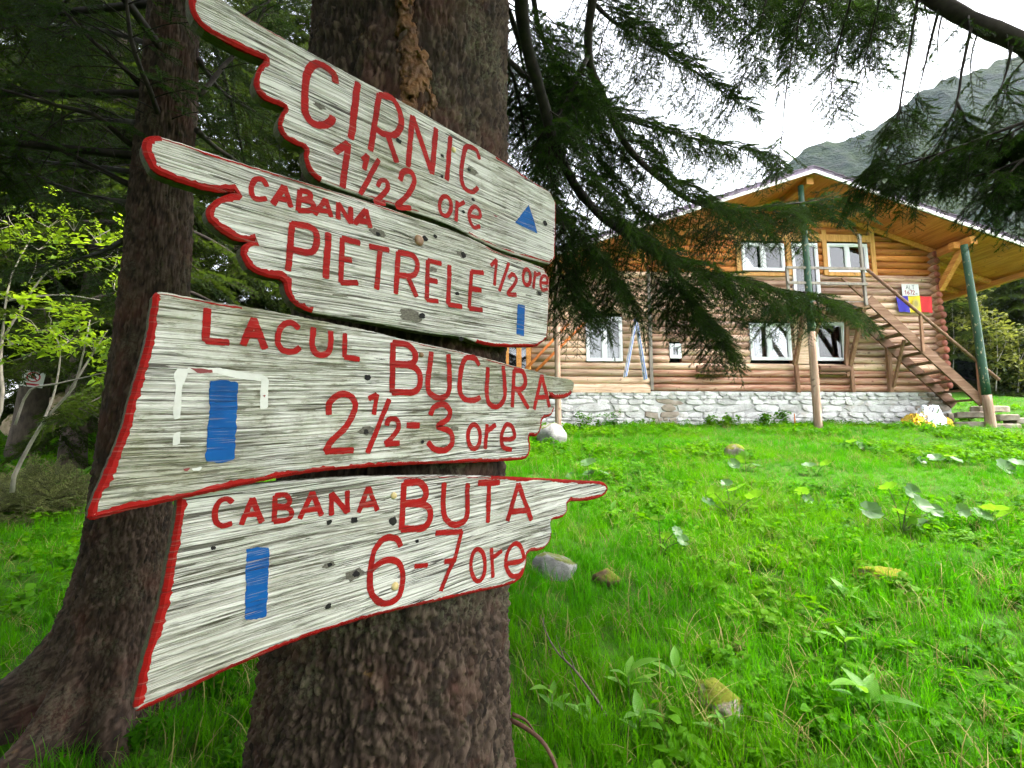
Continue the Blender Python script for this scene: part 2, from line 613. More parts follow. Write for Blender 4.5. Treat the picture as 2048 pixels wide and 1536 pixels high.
class Sign:
    def __init__(s, label, off, scale, ox, oy, w, moss, red=((.17, .003, .0025), (.30, .007, .004))):
        s.sc, s.ox, s.oy = scale, ox, oy
        s.P0 = BASE0 + NO * off
        s.root = empty('trail_sign')
        tag(s.root, label, 'trail sign', 'painted trail signs nailed to the spruce')
        s.rng = np.random.default_rng(int(w * 100))
        s.mb = m_board('weathered_board_%d' % int(w), w, moss)
        s.mr = m_paint('red_paint_%d' % int(w), red[0], red[1], w)
        s.mblue = m_paint('blue_paint_%d' % int(w), (.0015, .040, .16), (.004, .085, .28), w, .7)
        s.org = None

    def l(s, pts):
        """photo-crop points -> board plane coordinates (metres along grain, up)"""
        out = []
        for x, y in pts:
            d = ray(s.ox + x / s.sc, s.oy + y / s.sc)
            t = ((s.P0 - CAM) @ NO) / (d @ NO)
            q = CAM + d * t - s.P0
            out.append((q @ GR, q @ UPV))
        out = np.array(out)
        return out - s.org if s.org is not None else out

    def outline(s, pts):
        L = s.l(pts)
        s.org = L.mean(0)
        L = L - s.org
        wp = s.P0 + GR * s.org[0] + UPV * s.org[1]
        m = Matrix((GR.tolist(), UPV.tolist(), NO.tolist())).transposed().to_4x4()
        m.translation = Vector(wp)
        s.root.matrix_world = m
        # cut the corners once, then resample evenly
        Q = []
        n = len(L)
        for k in range(n):
            a, b, c = L[k - 1], L[k], L[(k + 1) % n]
            Q += [b + (a - b) * .22, b + (c - b) * .22]
        Q = np.array(Q)
        D = np.vstack([Q, Q[:1]])
        seg = np.linalg.norm(np.diff(D, axis=0), axis=1)
        cum = np.concatenate([[0], np.cumsum(seg)])
        N = int(cum[-1] / .0045)
        tq = np.linspace(0, cum[-1], N, endpoint=False)
        P = np.stack([np.interp(tq, cum, D[:, i]) for i in (0, 1)], -1)
        P += (s.rng.random(P.shape) - .5) * .0011
        if s.area(P) < 0:
            P = P[::-1]
        s.P = P
        T = np.roll(P, -2, 0) - np.roll(P, 2, 0)
        T = norm(T)
        s.Nin = np.stack([-T[:, 1], T[:, 0]], -1)      # inward (counter-clockwise outline)
        n = len(P)
        b = MB()
        TH = .03
        rings = [(.0035, 0), (.0008, -.002), (0, -.005), (0, -TH + .004), (.003, -TH)]
        V = np.vstack([np.column_stack([P + s.Nin * i, np.full(n, z)]) for i, z in rings])
        F = [tuple(range(n))]
        for r in range(len(rings) - 1):
            for k in range(n):
                k2 = (k + 1) % n
                F.append((r * n + k, (r + 1) * n + k, (r + 1) * n + k2, r * n + k2))
        F.append(tuple(range((len(rings) - 1) * n, len(rings) * n))[::-1])
        b.add(V, F)
        b.m = [0] + [0] * n + [0] * n + [1] * (n * 2) + [1]
        s.board = b.build('board', [s.mb, M_EDGEWOOD], s.root)

    @staticmethod
    def area(P):
        x, y = P[:, 0], P[:, 1]
        return .5 * np.sum(x * np.roll(y, -1) - np.roll(x, -1) * y)

    def near(s, pt):
        return int(np.argmin(np.linalg.norm(s.P - s.l([pt])[0], axis=1)))

    def border(s, a, b_, wpx, side=True, gap=.0):
        """red paint along the outline from crop point a to b (shorter way round)"""
        i, j = s.near(a), s.near(b_)
        n = len(s.P)
        f = (j - i) % n
        ids = [(i + k) % n for k in range(f + 1)] if f <= n - f else [(i - k) % n for k in range(n - f + 1)]
        P3 = s.P0 + (s.P[ids] + s.org) @ np.array([GR, UPV])
        w = wpx / s.sc / FPX * ((P3 - CAM) @ np.array([0, CP, SP])) * .44
        nz = s.rng.random(len(ids) + 8)
        nz = np.convolve(nz, np.ones(3) / 3, 'same')[:len(ids)]
        lo = vnoise(np.stack([np.arange(len(ids)) * .13, np.zeros(len(ids)), np.zeros(len(ids)) + i], -1), 3)
        hi = s.rng.random(len(ids))
        ww = w * (.22 + .35 * nz + .9 * lo ** 1.3 + .55 * hi ** 2)
        ww = np.maximum(ww, .0015)
        if gap:
            ww = np.where(lo < gap, .0008, ww)
        P, N = s.P[ids], s.Nin[ids]
        V = np.vstack([np.column_stack([P + N * .0036, np.full(len(ids), .0006)]), np.column_stack([P + N * (.0036 + ww[:, None]), np.full(len(ids), .0006)])])
        m = len(ids)
        b = MB()
        b.add(V, [(k, k + 1, m + k + 1, m + k) for k in range(m - 1)])
        if side:
            V = np.vstack([np.column_stack([P + N * .0036, np.full(m, .0007)]), np.column_stack([P - N * .0007, np.full(m, -.003)]),
                           np.column_stack([P - N * .0007, -.004 - .010 * nz * lo])])
            b.add(V, [(k, k + 1, m + k + 1, m + k) for k in range(m - 1)] + [(m + k, m + k + 1, 2 * m + k + 1, 2 * m + k) for k in range(m - 1)])
        b.build('painted_border', s.mr, s.root)

    def stroke(s, b, pts, wpx, sm=True, z=.0009):
        L = s.l(pts)
        c = np.mean(np.asarray(pts, float), 0)
        # pixel width to metres at this place on the board (measured up the board)
        q = s.l([c, (c[0], c[1] - wpx)])
        wv = abs(q[1][1] - q[0][1])
        q = s.l([c, (c[0] + wpx, c[1])])
        wh = abs(q[1][0] - q[0][0])
        w = (wv + wh) / 2 * .94
        ln = np.linalg.norm(np.diff(L, axis=0), axis=1).sum()
        n = max(6, int(ln / .003))
        if sm and len(L) > 2:
            C = smooth(np.column_stack([L, np.zeros(len(L))]), n)[:, :2]
        else:
            D = np.concatenate([[0], np.cumsum(np.linalg.norm(np.diff(L, axis=0), axis=1))])
            tq = np.linspace(0, D[-1], n)
            C = np.stack([np.interp(tq, D, L[:, i]) for i in (0, 1)], -1)
        T = norm(np.gradient(C, axis=0))
        Nn = np.stack([-T[:, 1], T[:, 0]], -1)
        # stroke is thinner across its narrow direction because the board recedes
        lowf = vnoise(np.stack([np.arange(n) * .16, np.zeros(n), np.full(n, s.rng.random() * 99)], -1), 5)
        j1 = .86 + .30 * lowf + .16 * (s.rng.random(n) - .5)
        j2 = .86 + .30 * lowf[::-1] + .16 * (s.rng.random(n) - .5)
        e = w / 2
        Lf, Rt = C + Nn * (e * j1)[:, None], C - Nn * (e * j2)[:, None]
        V = np.vstack([Lf, Rt])
        F = [(n + k, n + k + 1, k + 1, k) for k in range(n - 1)]
        # round ends
        for ci, tn in ((0, -T[0]), (n - 1, T[-1])):
            base = len(V)
            m = 7
            fan = []
            for q in range(m):
                a = math.pi * q / (m - 1)
                fan.append(C[ci] + Nn[ci] * e * .95 * math.cos(a) + tn * e * (.12 + .25 * s.rng.random()) * math.sin(a))
            V = np.vstack([V, fan])
            f = tuple(range(base, base + m))
            F.append(f[::-1] if ci else f)
        zz = z + s.rng.random() * .0001
        # side skirt gives the paint its thickness
        b.add(np.column_stack([V, np.full(len(V), zz)]), F)

    def glyph(s, strokes, w, name='letter', mat=None, sm=True):
        b = MB()
        for k, st in enumerate(strokes):
            s.stroke(b, st, w, sm=(sm and len(st) > 3), z=.0009 + .00012 * k)
        b.build(name, mat or s.mr, s.root)

    def ell(s, cx, cy, rx, ry, tilt=0):
        a = np.linspace(0, 2 * math.pi, 13)
        return [(cx + rx * math.cos(q) + tilt * math.sin(q), cy + ry * math.sin(q)) for q in a]

    def patch(s, pts, name, mat, z=.0008, jag=.0016):
        L = s.l(pts)
        D = np.vstack([L, L[:1]])
        seg = np.concatenate([[0], np.cumsum(np.linalg.norm(np.diff(D, axis=0), axis=1))])
        n = max(12, int(seg[-1] / .004))
        tq = np.linspace(0, seg[-1], n, endpoint=False)
        P = np.stack([np.interp(tq, seg, D[:, i]) for i in (0, 1)], -1)
        P += (s.rng.random(P.shape) - .5) * jag * .5
        P += (np.stack([vnoise(np.stack([np.arange(n) * .3, np.zeros(n), np.full(n, k * 7.7)], -1), 9) for k in (0, 1)], -1) - .5) * jag * .5
        if s.area(P) < 0:
            P = P[::-1]
        b = MB()
        b.add(np.column_stack([P, np.full(n, z)]), [tuple(range(n))])
        b.build(name, mat, s.root)

    def hole(s, pt, r):
        c = s.l([pt])[0]
        a = np.linspace(0, 2 * math.pi, 12, endpoint=False)
        rr = .72 * r * (1 + .5 * (s.rng.random(12) - .5))
        b = MB()
        P = np.column_stack([c[0] + rr * 1.25 * np.cos(a), c[1] + rr * np.sin(a), np.full(12, .0011)])
        b.add(P, [tuple(range(12))])
        b.build('nail_hole', M_HOLE, s.root)

    def knot(s, pt, r):
        c = s.l([pt])[0]
        a = np.linspace(0, 2 * math.pi, 16, endpoint=False)
        rr = .55 * r * (1 + .5 * (s.rng.random(16) - .5))
        b = MB()
        b.add(np.column_stack([c[0] + rr * 1.7 * np.cos(a), c[1] + rr * .8 * np.sin(a), np.full(16, .0005)]), [tuple(range(16))])
        b.build('knot', M_KNOT, s.root)

    def screw(s, pt, r, mat):
        c = s.l([pt])[0]
        b = MB()
        V, F = [], []
        for k, (q, z) in enumerate(((1.15, .0006), (1, .003), (.8, .0045), (.3, .0052))):
            for j in range(12):
                a = 2 * math.pi * j / 12
                V.append((c[0] + r * q * math.cos(a), c[1] + r * q * math.sin(a), z))
        for k in range(3):
            for j in range(12):
                F.append((k * 12 + j, k * 12 + (j + 1) % 12, (k + 1) * 12 + (j + 1) % 12, (k + 1) * 12 + j))
        F.append(tuple(range(36, 48)))
        b.add(V, F)
        b.build('screw', mat, s.root, True)


def A(x0, y0, x1, y1, x2, y2, bx0, by0, bx1, by1):
    return [[(x0, y0), (x1, y1)], [(x1, y1), (x2, y2)], [(bx0, by0), (bx1, by1)]]


# ---- top board: CIRNIC
s = Sign('topmost white board lettered CIRNIC with a blue triangle, pointing up left', 0.0, 2.56, 350, 0, 11, .55)
s.outline([(75, -10), (90, 70), (150, 145), (250, 200), (350, 252), (430, 285), (472, 300), (430, 345), (408, 410), (420, 460), (460, 505), (530, 530), (572, 550), (540, 590), (530, 640), (550, 690), (600, 728), (672, 752), (664, 800), (680, 855), (715, 905), (775, 940),
           (1000, 1018), (1200, 1078), (1330, 1118), (1450, 1168), (1560, 1233), (1700, 1292), (1820, 1325), (1946, 1360), (1950, 1180), (1952, 1000), (1800, 905), (1650, 798), (1400, 655), (1200, 535), (950, 405), (700, 268), (480, 148), (330, 58), (200, -40), (130, -85), (80, -70)])
s.border((80, -40), (740, 930), 27)
s.border((775, 940), (1250, 1095), 10, False, .45)
s.border((1500, 1200), (1946, 1355), 12, False, .3)
s.border((1946, 1350), (1952, 1005), 13)
s.border((1940, 995), (1640, 790), 14, False, .3)
s.border((330, 60), (560, 195), 6, False, .5)
s.glyph([[(822, 425), (812, 380), (765, 342), (720, 328), (682, 362), (668, 430), (663, 520), (672, 590), (712, 636), (768, 640), (800, 618), (806, 598)]], 38)
s.glyph([[(935, 425), (900, 710)]], 36)
s.glyph([[(1045, 485), (1000, 770)], [(1045, 485), (1110, 505), (1150, 570), (1155, 645), (1120, 690), (1065, 685), (1022, 655)], [(1090, 700), (1134, 830)]], 32)
s.glyph([[(1192, 852), (1215, 595)], [(1215, 595), (1315, 890)], [(1315, 890), (1335, 658)]], 28)
s.glyph([[(1410, 702), (1390, 922)]], 26)
s.glyph([[(1558, 815), (1540, 768), (1492, 752), (1474, 805), (1465, 900), (1480, 960), (1520, 983), (1550, 962)]], 23)
s.glyph([[(818, 778), (885, 735)], [(885, 735), (858, 960)]], 34, 'digit')
s.glyph([[(958, 818), (985, 795)], [(985, 795), (968, 868)], [(1042, 818), (948, 995)], [(1036, 955), (1052, 925), (1082, 930), (1086, 968), (1050, 1010), (1024, 1036), (1075, 1044)]], 24, 'fraction')
s.glyph([[(1152, 922), (1168, 882), (1206, 882), (1224, 930), (1190, 1000), (1140, 1055), (1206, 1066)]], 28, 'digit')
s.glyph([s.ell(1383, 1056, 30, 50)], 20)
s.glyph([[(1443, 1030), (1438, 1132)], [(1441, 1058), (1480, 1034)]], 20)
s.glyph([[(1506, 1105), (1558, 1112), (1556, 1075), (1530, 1058), (1506, 1090), (1508, 1130), (1530, 1166), (1560, 1158)]], 19)
s.patch([(1810, 1048), (1775, 1095), (1740, 1140), (1800, 1170), (1855, 1196), (1838, 1130)], 'blue_triangle', s.mblue)
s.hole((1145, 722), .0075); s.hole((1368, 800), .006); s.hole((1893, 1143), .0105); s.hole((1365, 905), .005); s.hole((1505, 870), .006); s.hole((1525, 1022), .006); s.hole((1475, 1085), .006)
s.screw((1425, 768), .006, M_SCREW_Y)
s.patch([(1625, 1095), (1655, 1110), (1640, 1112)], 'paint_fleck', M_MAROON)

s.knot((1520, 875), .02); s.knot((740, 545), .012)

# ---- second board: CABANA PIETRELE
s = Sign('second white board from the top lettered CABANA PIETRELE, long finger pointing left', .010, 2.2756, 250, 240, 12, .5)
s.outline([(80, 95), (105, 75), (150, 68), (240, 95), (400, 150), (700, 243), (900, 304), (1150, 381), (1300, 435), (1450, 485), (1600, 546), (1700, 602), (1800, 632), (1935, 685), (1930, 860), (1920, 1030), (1700, 1030), (1620, 1018), (1540, 985), (1400, 972), (1200, 935), (1000, 900), (900, 885), (840, 872), (770, 838), (738, 790), (725, 722), (640, 710), (570, 680), (535, 625), (530, 580), (560, 555), (612, 545), (560, 552), (500, 545), (430, 500), (380, 450), (370, 410), (400, 370), (450, 345), (520, 322), (400, 325), (250, 280), (130, 232), (90, 160)])
s.border((160, 68), (130, 232), 40)
s.border((130, 232), (520, 322), 34)
s.border((520, 322), (600, 548), 44)
s.border((600, 548), (725, 720), 36)
s.border((725, 725), (850, 874), 38)
s.border((150, 68), (700, 243), 16, False)
s.border((700, 243), (1300, 435), 7, False, .5)
s.border((1640, 580), (1930, 683), 8, False, .3)
s.border((1935, 690), (1920, 1025), 8, True, .35)
s.border((1920, 1030), (1600, 1015), 10, True, .4)
W = 27
s.glyph([[(645, 302), (625, 272), (590, 275), (574, 310), (580, 348), (605, 362), (642, 358)]], W)
s.glyph(A(672, 384, 725, 302, 754, 396, 692, 358, 748, 366), W)
s.glyph([[(797, 322), (786, 412)], [(797, 322), (838, 332), (838, 358), (795, 362)], [(795, 362), (852, 378), (848, 412), (786, 412)]], W)
s.glyph(A(862, 430, 912, 362, 938, 440, 880, 412, 932, 418), W - 2)
s.glyph([[(970, 450), (970, 378)], [(970, 378), (1026, 470)], [(1026, 470), (1026, 398)]], W - 2)
s.glyph(A(1046, 474, 1095, 408, 1116, 490, 1064, 458, 1110, 466), W - 3)
s.glyph([[(760, 472), (742, 685)], [(760, 472), (845, 490), (872, 530), (862, 590), (830, 604), (750, 586)]], 31)
s.glyph([[(926, 516), (912, 720)]], 31)
s.glyph([[(988, 540), (982, 740)], [(988, 540), (1068, 560)], [(984, 632), (1030, 640)], [(982, 740), (1058, 742)]], 27)
s.glyph([[(1112, 576), (1200, 592)], [(1160, 586), (1145, 770)]], 25)
s.glyph([[(1243, 602), (1232, 790)], [(1243, 602), (1308, 618), (1330, 660), (1312, 708), (1240, 706)], [(1285, 712), (1326, 804)]], 24)
s.glyph([[(1378, 640), (1372, 818)], [(1378, 640), (1438, 654)], [(1374, 726), (1420, 736)], [(1372, 818), (1424, 826)]], 22)
s.glyph([[(1476, 662), (1470, 840)], [(1470, 840), (1532, 850)]], 22)
s.glyph([[(1576, 690), (1566, 856)], [(1576, 690), (1630, 696)], [(1572, 768), (1620, 776)], [(1566, 856), (1625, 866)]], 20)
s.glyph([[(1664, 662), (1690, 636)], [(1690, 636), (1680, 752)], [(1746, 652), (1702, 778)], [(1744, 720), (1762, 702), (1780, 722), (1770, 750), (1742, 790), (1780, 796)]], 16, 'fraction')
s.glyph([s.ell(1828, 716, 17, 36)], 15)
s.glyph([[(1866, 690), (1858, 765)], [(1863, 708), (1890, 698)]], 14)
s.glyph([[(1892, 740), (1920, 742), (1916, 712), (1900, 712), (1890, 740), (1898, 772), (1922, 770)]], 13)
s.patch([(1786, 838), (1820, 844), (1817, 915), (1815, 985), (1780, 975), (1783, 900)], 'blue_bar', s.mblue)
s.screw((1338, 548), .0105, M_SCREW_R)
s.hole((1365, 540), .008); s.hole((1352, 893), .008); s.hole((1540, 615), .009); s.hole((1410, 530), .006); s.hole((1510, 790), .006); s.hole((1528, 996), .008); s.hole((1885, 790), .008); s.hole((1150, 520), .006)

s.knot((1150, 515), .018); s.knot((1530, 612), .017); s.knot((1300, 890), .03); s.knot((1885, 790), .016); s.knot((1400, 680), .012)

# ---- third board: LACUL BUCURA
s = Sign('third white board lettered LACUL BUCURA, blue bar inside an old white frame', .022, 1.9505, 150, 560, 13, .8)
s.outline([(310, 42), (360, 45), (500, 75), (700, 105), (900, 145), (1150, 195), (1300, 235), (1500, 275), (1700, 330), (1800, 355), (1860, 375), (1935, 385), (1952, 405), (1940, 445), (1910, 462), (1868, 462), (1850, 445), (1850, 475), (1875, 490), (1860, 530), (1824, 540), (1820, 585), (1800, 612), (1772, 602), (1780, 655), (1770, 692), (1740, 702), (1600, 710), (1400, 715), (1200, 725), (1000, 740), (850, 760), (700, 790), (500, 835), (300, 878), (150, 912), (75, 935), (48, 938), (60, 880), (130, 720), (190, 570), (222, 440), (265, 300), (288, 200), (302, 100)])
s.border((310, 48), (60, 930), 34)
s.border((310, 42), (650, 98), 13, False, .2)
s.border((60, 935), (700, 792), 30, True)
s.border((700, 792), (1200, 726), 24, True, .15)
s.border((1200, 726), (1740, 702), 12, True, .2)
s.border((1740, 702), (1775, 605), 16, True)
s.border((1772, 605), (1824, 545), 14, True)
s.border((1824, 540), (1875, 492), 12, True)
s.border((1850, 450), (1940, 445), 24, True)
s.border((1750, 342), (1300, 236), 6, False, .5)
s.glyph([[(515, 112), (510, 238)], [(510, 238), (598, 245)]], 29)
s.glyph(A(656, 254, 696, 152, 740, 268, 672, 214, 732, 214), 28)
s.glyph([[(872, 188), (840, 166), (804, 185), (790, 238), (810, 274), (850, 280), (876, 264)]], 25)
s.glyph([[(930, 186), (924, 255), (945, 290), (983, 286), (996, 250), (997, 200)]], 24)
s.glyph([[(1053, 210), (1050, 300)], [(1050, 300), (1108, 310)]], 20)
s.glyph([[(1240, 246), (1236, 438)], [(1240, 246), (1296, 254), (1326, 290), (1315, 325), (1245, 328)], [(1245, 328), (1325, 342), (1346, 388), (1326, 434), (1236, 438)]], 24)
s.glyph([[(1390, 282), (1376, 415), (1400, 455), (1438, 456), (1460, 420), (1457, 292)]], 22)
s.glyph([[(1576, 332), (1556, 306), (1522, 306), (1506, 350), (1500, 428), (1520, 464), (1555, 470), (1580, 458)]], 20)
s.glyph([[(1610, 342), (1606, 450), (1625, 490), (1654, 490), (1676, 450), (1670, 336)]], 18)
s.glyph([[(1712, 352), (1705, 495)], [(1712, 352), (1745, 358), (1756, 398), (1742, 424), (1708, 424)], [(1725, 430), (1768, 500)]], 17)
s.glyph(A(1790, 504, 1820, 372, 1850, 494, 1797, 460, 1845, 455), 15)
s.glyph([[(988, 525), (992, 480), (1032, 446), (1076, 456), (1092, 500), (1060, 568), (1000, 628), (975, 668)], [(975, 668), (1084, 664)]], 26, 'digit')
s.glyph([[(1146, 464), (1176, 446)], [(1176, 446), (1166, 524)], [(1225, 466), (1140, 674)], [(1214, 566), (1226, 542), (1254, 546), (1260, 578), (1232, 618), (1210, 640)], [(1210, 640), (1264, 636)]], 21, 'fraction')
s.glyph([[(1294, 566), (1342, 568)]], 24, 'dash')
s.glyph([[(1386, 526), (1402, 494), (1440, 486), (1462, 514), (1450, 546), (1415, 570), (1462, 592), (1471, 636), (1442, 664), (1402, 660), (1376, 634)]], 22, 'digit')
s.glyph([s.ell(1556, 610, 24, 47)], 18)
s.glyph([[(1606, 564), (1600, 658)], [(1603, 592), (1640, 566)]], 17)
s.glyph([[(1664, 622), (1712, 616), (1706, 576), (1682, 564), (1664, 606), (1670, 652), (1702, 662)]], 16)
s.patch([(527, 395), (580, 388), (637, 400), (630, 550), (622, 700), (570, 715), (508, 708), (520, 550)], 'blue_bar', s.mblue, jag=.003)
s.patch([(400, 345), (445, 350), (418, 420), (410, 540), (385, 545), (382, 500), (395, 420), (385, 370)], 'paint_patch', M_OLDWHITE, .0005)
s.patch([(440, 340), (560, 343), (660, 360), (735, 372), (755, 385), (740, 395), (640, 385), (545, 362), (440, 362)], 'paint_patch', M_OLDWHITE, .0005)
s.patch([(725, 385), (755, 390), (752, 500), (722, 505)], 'paint_patch', M_OLDWHITE, .0006)
s.patch([(385, 600), (410, 590), (408, 640), (380, 645)], 'paint_patch', M_OLDWHITE, .0005)
s.patch([(445, 342), (535, 350), (538, 362), (480, 364)], 'paint_fleck', M_MAROON, .0009)
s.patch([(730, 450), (742, 448), (740, 460)], 'paint_fleck', M_MAROON, .0009)
s.patch([(422, 735), (450, 733), (440, 745), (425, 745)], 'paint_fleck', M_MAROON, .0009)
s.patch([(455, 735), (495, 728), (490, 742), (460, 745)], 'paint_patch', M_OLDWHITE)
s.screw((1350, 292), .005, M_SCREW_R); s.hole((1140, 380), .007); s.hole((1135, 592), .006); s.hole((1355, 632), .005)

s.knot((1135, 590), .018); s.knot((1480, 580), .012)

# ---- bottom board: CABANA BUTA
s = Sign('bottom white board lettered CABANA BUTA 6-7 ore, finger pointing right over the meadow', .004, 2.048, 250, 920, 14, .3)
s.outline([(222, 140), (280, 125), (600, 92), (900, 68), (1200, 62), (1400, 62), (1650, 72), (1900, 86), (1960, 88), (1982, 112), (1970, 142), (1930, 160), (1880, 168), (1812, 168), (1815, 212), (1790, 238), (1742, 245), (1750, 300), (1740, 340), (1710, 370), (1648, 375), (1645, 430), (1630, 480), (1590, 510), (1450, 540), (1300, 575), (1150, 607), (1000, 645), (850, 690), (700, 742), (550, 805), (400, 870), (250, 945), (120, 1002), (55, 1032), (36, 1025), (70, 860), (118, 700), (150, 580), (178, 430), (203, 300), (215, 220)])
s.border((215, 150), (40, 1020), 32)
s.border((40, 1028), (700, 742), 17, True)
s.border((700, 742), (1590, 510), 14, True)
s.border((1590, 510), (1750, 300), 13, True)
s.border((1745, 245), (1820, 170), 12, True)
s.border((1820, 168), (1975, 130), 17, True)
s.border((1975, 130), (1500, 66), 14, True, .2)
s.border((1500, 66), (1100, 63), 8, False, .5)
s.glyph([[(440, 172), (415, 158), (385, 172), (368, 212), (372, 252), (398, 270), (436, 258)]], 24)
s.glyph(A(476, 264, 520, 157, 560, 254, 490, 224, 552, 220), 24)
s.glyph([[(615, 147), (610, 250)], [(615, 147), (655, 142), (674, 165), (660, 188), (614, 192)], [(614, 192), (668, 198), (682, 222), (662, 244), (610, 250)]], 24)
s.glyph(A(716, 240, 766, 132, 805, 226, 735, 206, 798, 198), 23)
s.glyph([[(845, 225), (845, 137)], [(845, 137), (910, 214)], [(910, 214), (910, 127)]], 23)
s.glyph(A(956, 214, 995, 112, 1034, 205, 972, 184, 1028, 178), 22)
s.glyph([[(1142, 96), (1132, 284)], [(1142, 96), (1205, 92), (1232, 130), (1215, 168), (1142, 180)], [(1142, 180), (1226, 184), (1250, 218), (1238, 264), (1205, 280), (1132, 284)]], 27)
s.glyph([[(1306, 96), (1305, 215), (1330, 258), (1368, 262), (1400, 225), (1402, 97)]], 24)
s.glyph([[(1447, 94), (1533, 92)], [(1490, 95), (1486, 254)]], 22)
s.glyph(A(1566, 248, 1610, 98, 1664, 244, 1580, 210, 1656, 206), 21)
s.glyph([[(1130, 352), (1110, 322), (1062, 322), (1022, 368), (1006, 440), (1005, 528), (1030, 574), (1075, 586), (1120, 560), (1136, 500), (1132, 442), (1106, 412), (1062, 412), (1012, 446)]], 26, 'digit')
s.glyph([[(1186, 436), (1238, 430)]], 20, 'dash')
s.glyph([[(1272, 300), (1378, 292)], [(1378, 292), (1352, 395), (1320, 465), (1292, 535)], [(1308, 416), (1354, 410)]], 20, 'digit')
s.glyph([s.ell(1445, 430, 29, 66)], 18)
s.glyph([[(1500, 362), (1506, 480)], [(1503, 402), (1542, 372)]], 17)
s.glyph([[(1566, 424), (1628, 408), (1622, 358), (1594, 342), (1566, 380), (1560, 430), (1578, 470), (1610, 474), (1630, 448)]], 17)
s.patch([(496, 366), (540, 356), (592, 358), (586, 500), (580, 640), (530, 652), (490, 655), (494, 500)], 'blue_bar', s.mblue, jag=.003)
s.screw((1100, 146), .006, M_SCREW_Y); s.screw((1105, 517), .007, M_SCREW_Y)
s.hole((836, 255), .006); s.hole((938, 246), .008); s.hole((1095, 250), .011); s.hole((362, 360), .004); s.hole((838, 428), .005); s.hole((945, 466), .008); s.hole((832, 598), .006); s.hole((1195, 332), .005)
s.knot((940, 470), .022); s.knot((835, 430), .012)
# ------------------------------------------------------------------ the log cabin
HA = R(2.5)
HP = np.array([8.0, 14.0, 0.0])
HEX = np.array([math.cos(HA), math.sin(HA), 0])
HEY = np.array([-math.sin(HA), math.cos(HA), 0])


def hl(u, v, dy=0.0):
    """photo pixel -> (x along the facade, z) on the plane dy behind (+) or before (-) the facade"""
    d = ray(u, v)
    t = ((HP - CAM) @ HEY + dy) / (d @ HEY)
    q = CAM + d * t - HP
    return float(q @ HEX), float(q[2])


def m_wood(name, c0, c1, c2, axis=0, rough=.7, var=.28, scale=1.0, spec=.25):
    t = NT(name)
    sc = [14, 14, 14]
    sc[axis] = 1.1
    v = t.coord('Object', tuple(x * scale for x in sc))
    off = t.n('VectorMath', {0: v, 1: t.n('CombineXYZ', {0: t.math('MULTIPLY', t.rand(), 37.0), 1: 0.0, 2: t.math('MULTIPLY', t.rand(), 91.0)}).outputs[0]}, operation='ADD').outputs[0]
    a = t.noise(off, 1.0, 6, .65, .6)
    c = t.ramp(a, [(.30, c0), (.5, c1), (.70, c2)])
    kn = t.ramp(t.noise(t.coord('Object', (5, 5, 5)), 1.6, 2, .5), [(.66, 0.0), (.74, .7)])
    c = t.mix(kn, c, tuple(x * .45 for x in c0))
    r = t.math('MULTIPLY_ADD', t.rand(), var * 2, 1 - var)
    c = t.mix(1.0, c, t.n('CombineColor', {0: r, 1: r, 2: r}).outputs[0], 'MULTIPLY')
    t.bump(a, .5, .01)
    return t.fin(c, rough, spec)


M_LOG = m_wood('weathered_log', (.19, .085, .052), (.47, .29, .20), (.70, .53, .42))
M_LOGPALE = m_wood('pale_log', (.32, .18, .11), (.56, .38, .26), (.74, .57, .43))
M_LOGRED = m_wood('red_stained_log', (.26, .075, .04), (.48, .25, .16), (.68, .47, .35))
M_LOGVAR = m_wood('varnished_log', (.32, .095, .020), (.52, .185, .042), (.68, .30, .09))
M_LOGEND = m_plain('log_end_red', (.16, .035, .02), (.30, .10, .06), 12, .8)
M_LOGY = m_wood('side_log', (.15, .06, .03), (.30, .15, .08), (.42, .25, .15), 1)
M_SOFFIT = m_wood('soffit_plank', (.42, .125, .028), (.60, .20, .050), (.72, .30, .09), 1, .6, .12)
M_BEAM = m_wood('orange_beam', (.44, .16, .032), (.62, .255, .06), (.74, .38, .12), 1, .6, .1)
M_TRIM = m_wood('orange_trim', (.40, .17, .04), (.56, .28, .075), (.66, .38, .14), 2, .6, .1)
M_FASCIA = m_plain('white_fascia', (.62, .58, .54), (.74, .71, .68), 5, .6, .1)
M_SHINGLE = m_plain('purple_shingle', (.10, .075, .11), (.19, .15, .20), 9, .85, .5, .01)
M_STONE = None
M_PVC = m_plain('white_window_frame', (.72, .73, .75), (.80, .81, .82), 3, .35, .05, .001, var=.03)
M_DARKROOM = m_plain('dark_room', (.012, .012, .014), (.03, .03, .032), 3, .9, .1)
M_CURTAIN = m_plain('white_curtain', (.62, .63, .66), (.82, .83, .84), 1.2, .8, .4, .02, (9, 9, .5), .05)
M_BLIND = m_plain('grey_blind', (.34, .34, .33), (.52, .51, .49), 1.0, .8, .1, .01, (1, 1, .7), .05)
M_MORTAR = m_plain('whitewashed_mortar', (.42, .41, .39), (.62, .61, .59), 8, .9, .5, .01)
M_OLDWOOD = m_wood('old_brown_timber', (.10, .048, .027), (.19, .10, .06), (.30, .19, .13), 0, .8, .15)
M_OLDWOODZ = m_wood('old_brown_upright', (.15, .065, .032), (.27, .14, .08), (.38, .23, .15), 2, .8, .15)
M_GREYWOOD = m_wood('grey_timber', (.13, .11, .09), (.22, .19, .16), (.31, .28, .25), 2, .8, .1)


def m_lace():
    t = NT('lace_curtain')
    v = t.coord('Object', (9, 9, 9))
    w = t.n('TexWave', {'Vector': v, 'Scale': .7, 'Distortion': 7, 'Detail': 2, 'Detail Scale': 1.4}, wave_type='RINGS').outputs[0]
    return t.fin(t.ramp(w, [(.35, (.12, .12, .14)), (.6, (.62, .63, .66))]), .8, .1)


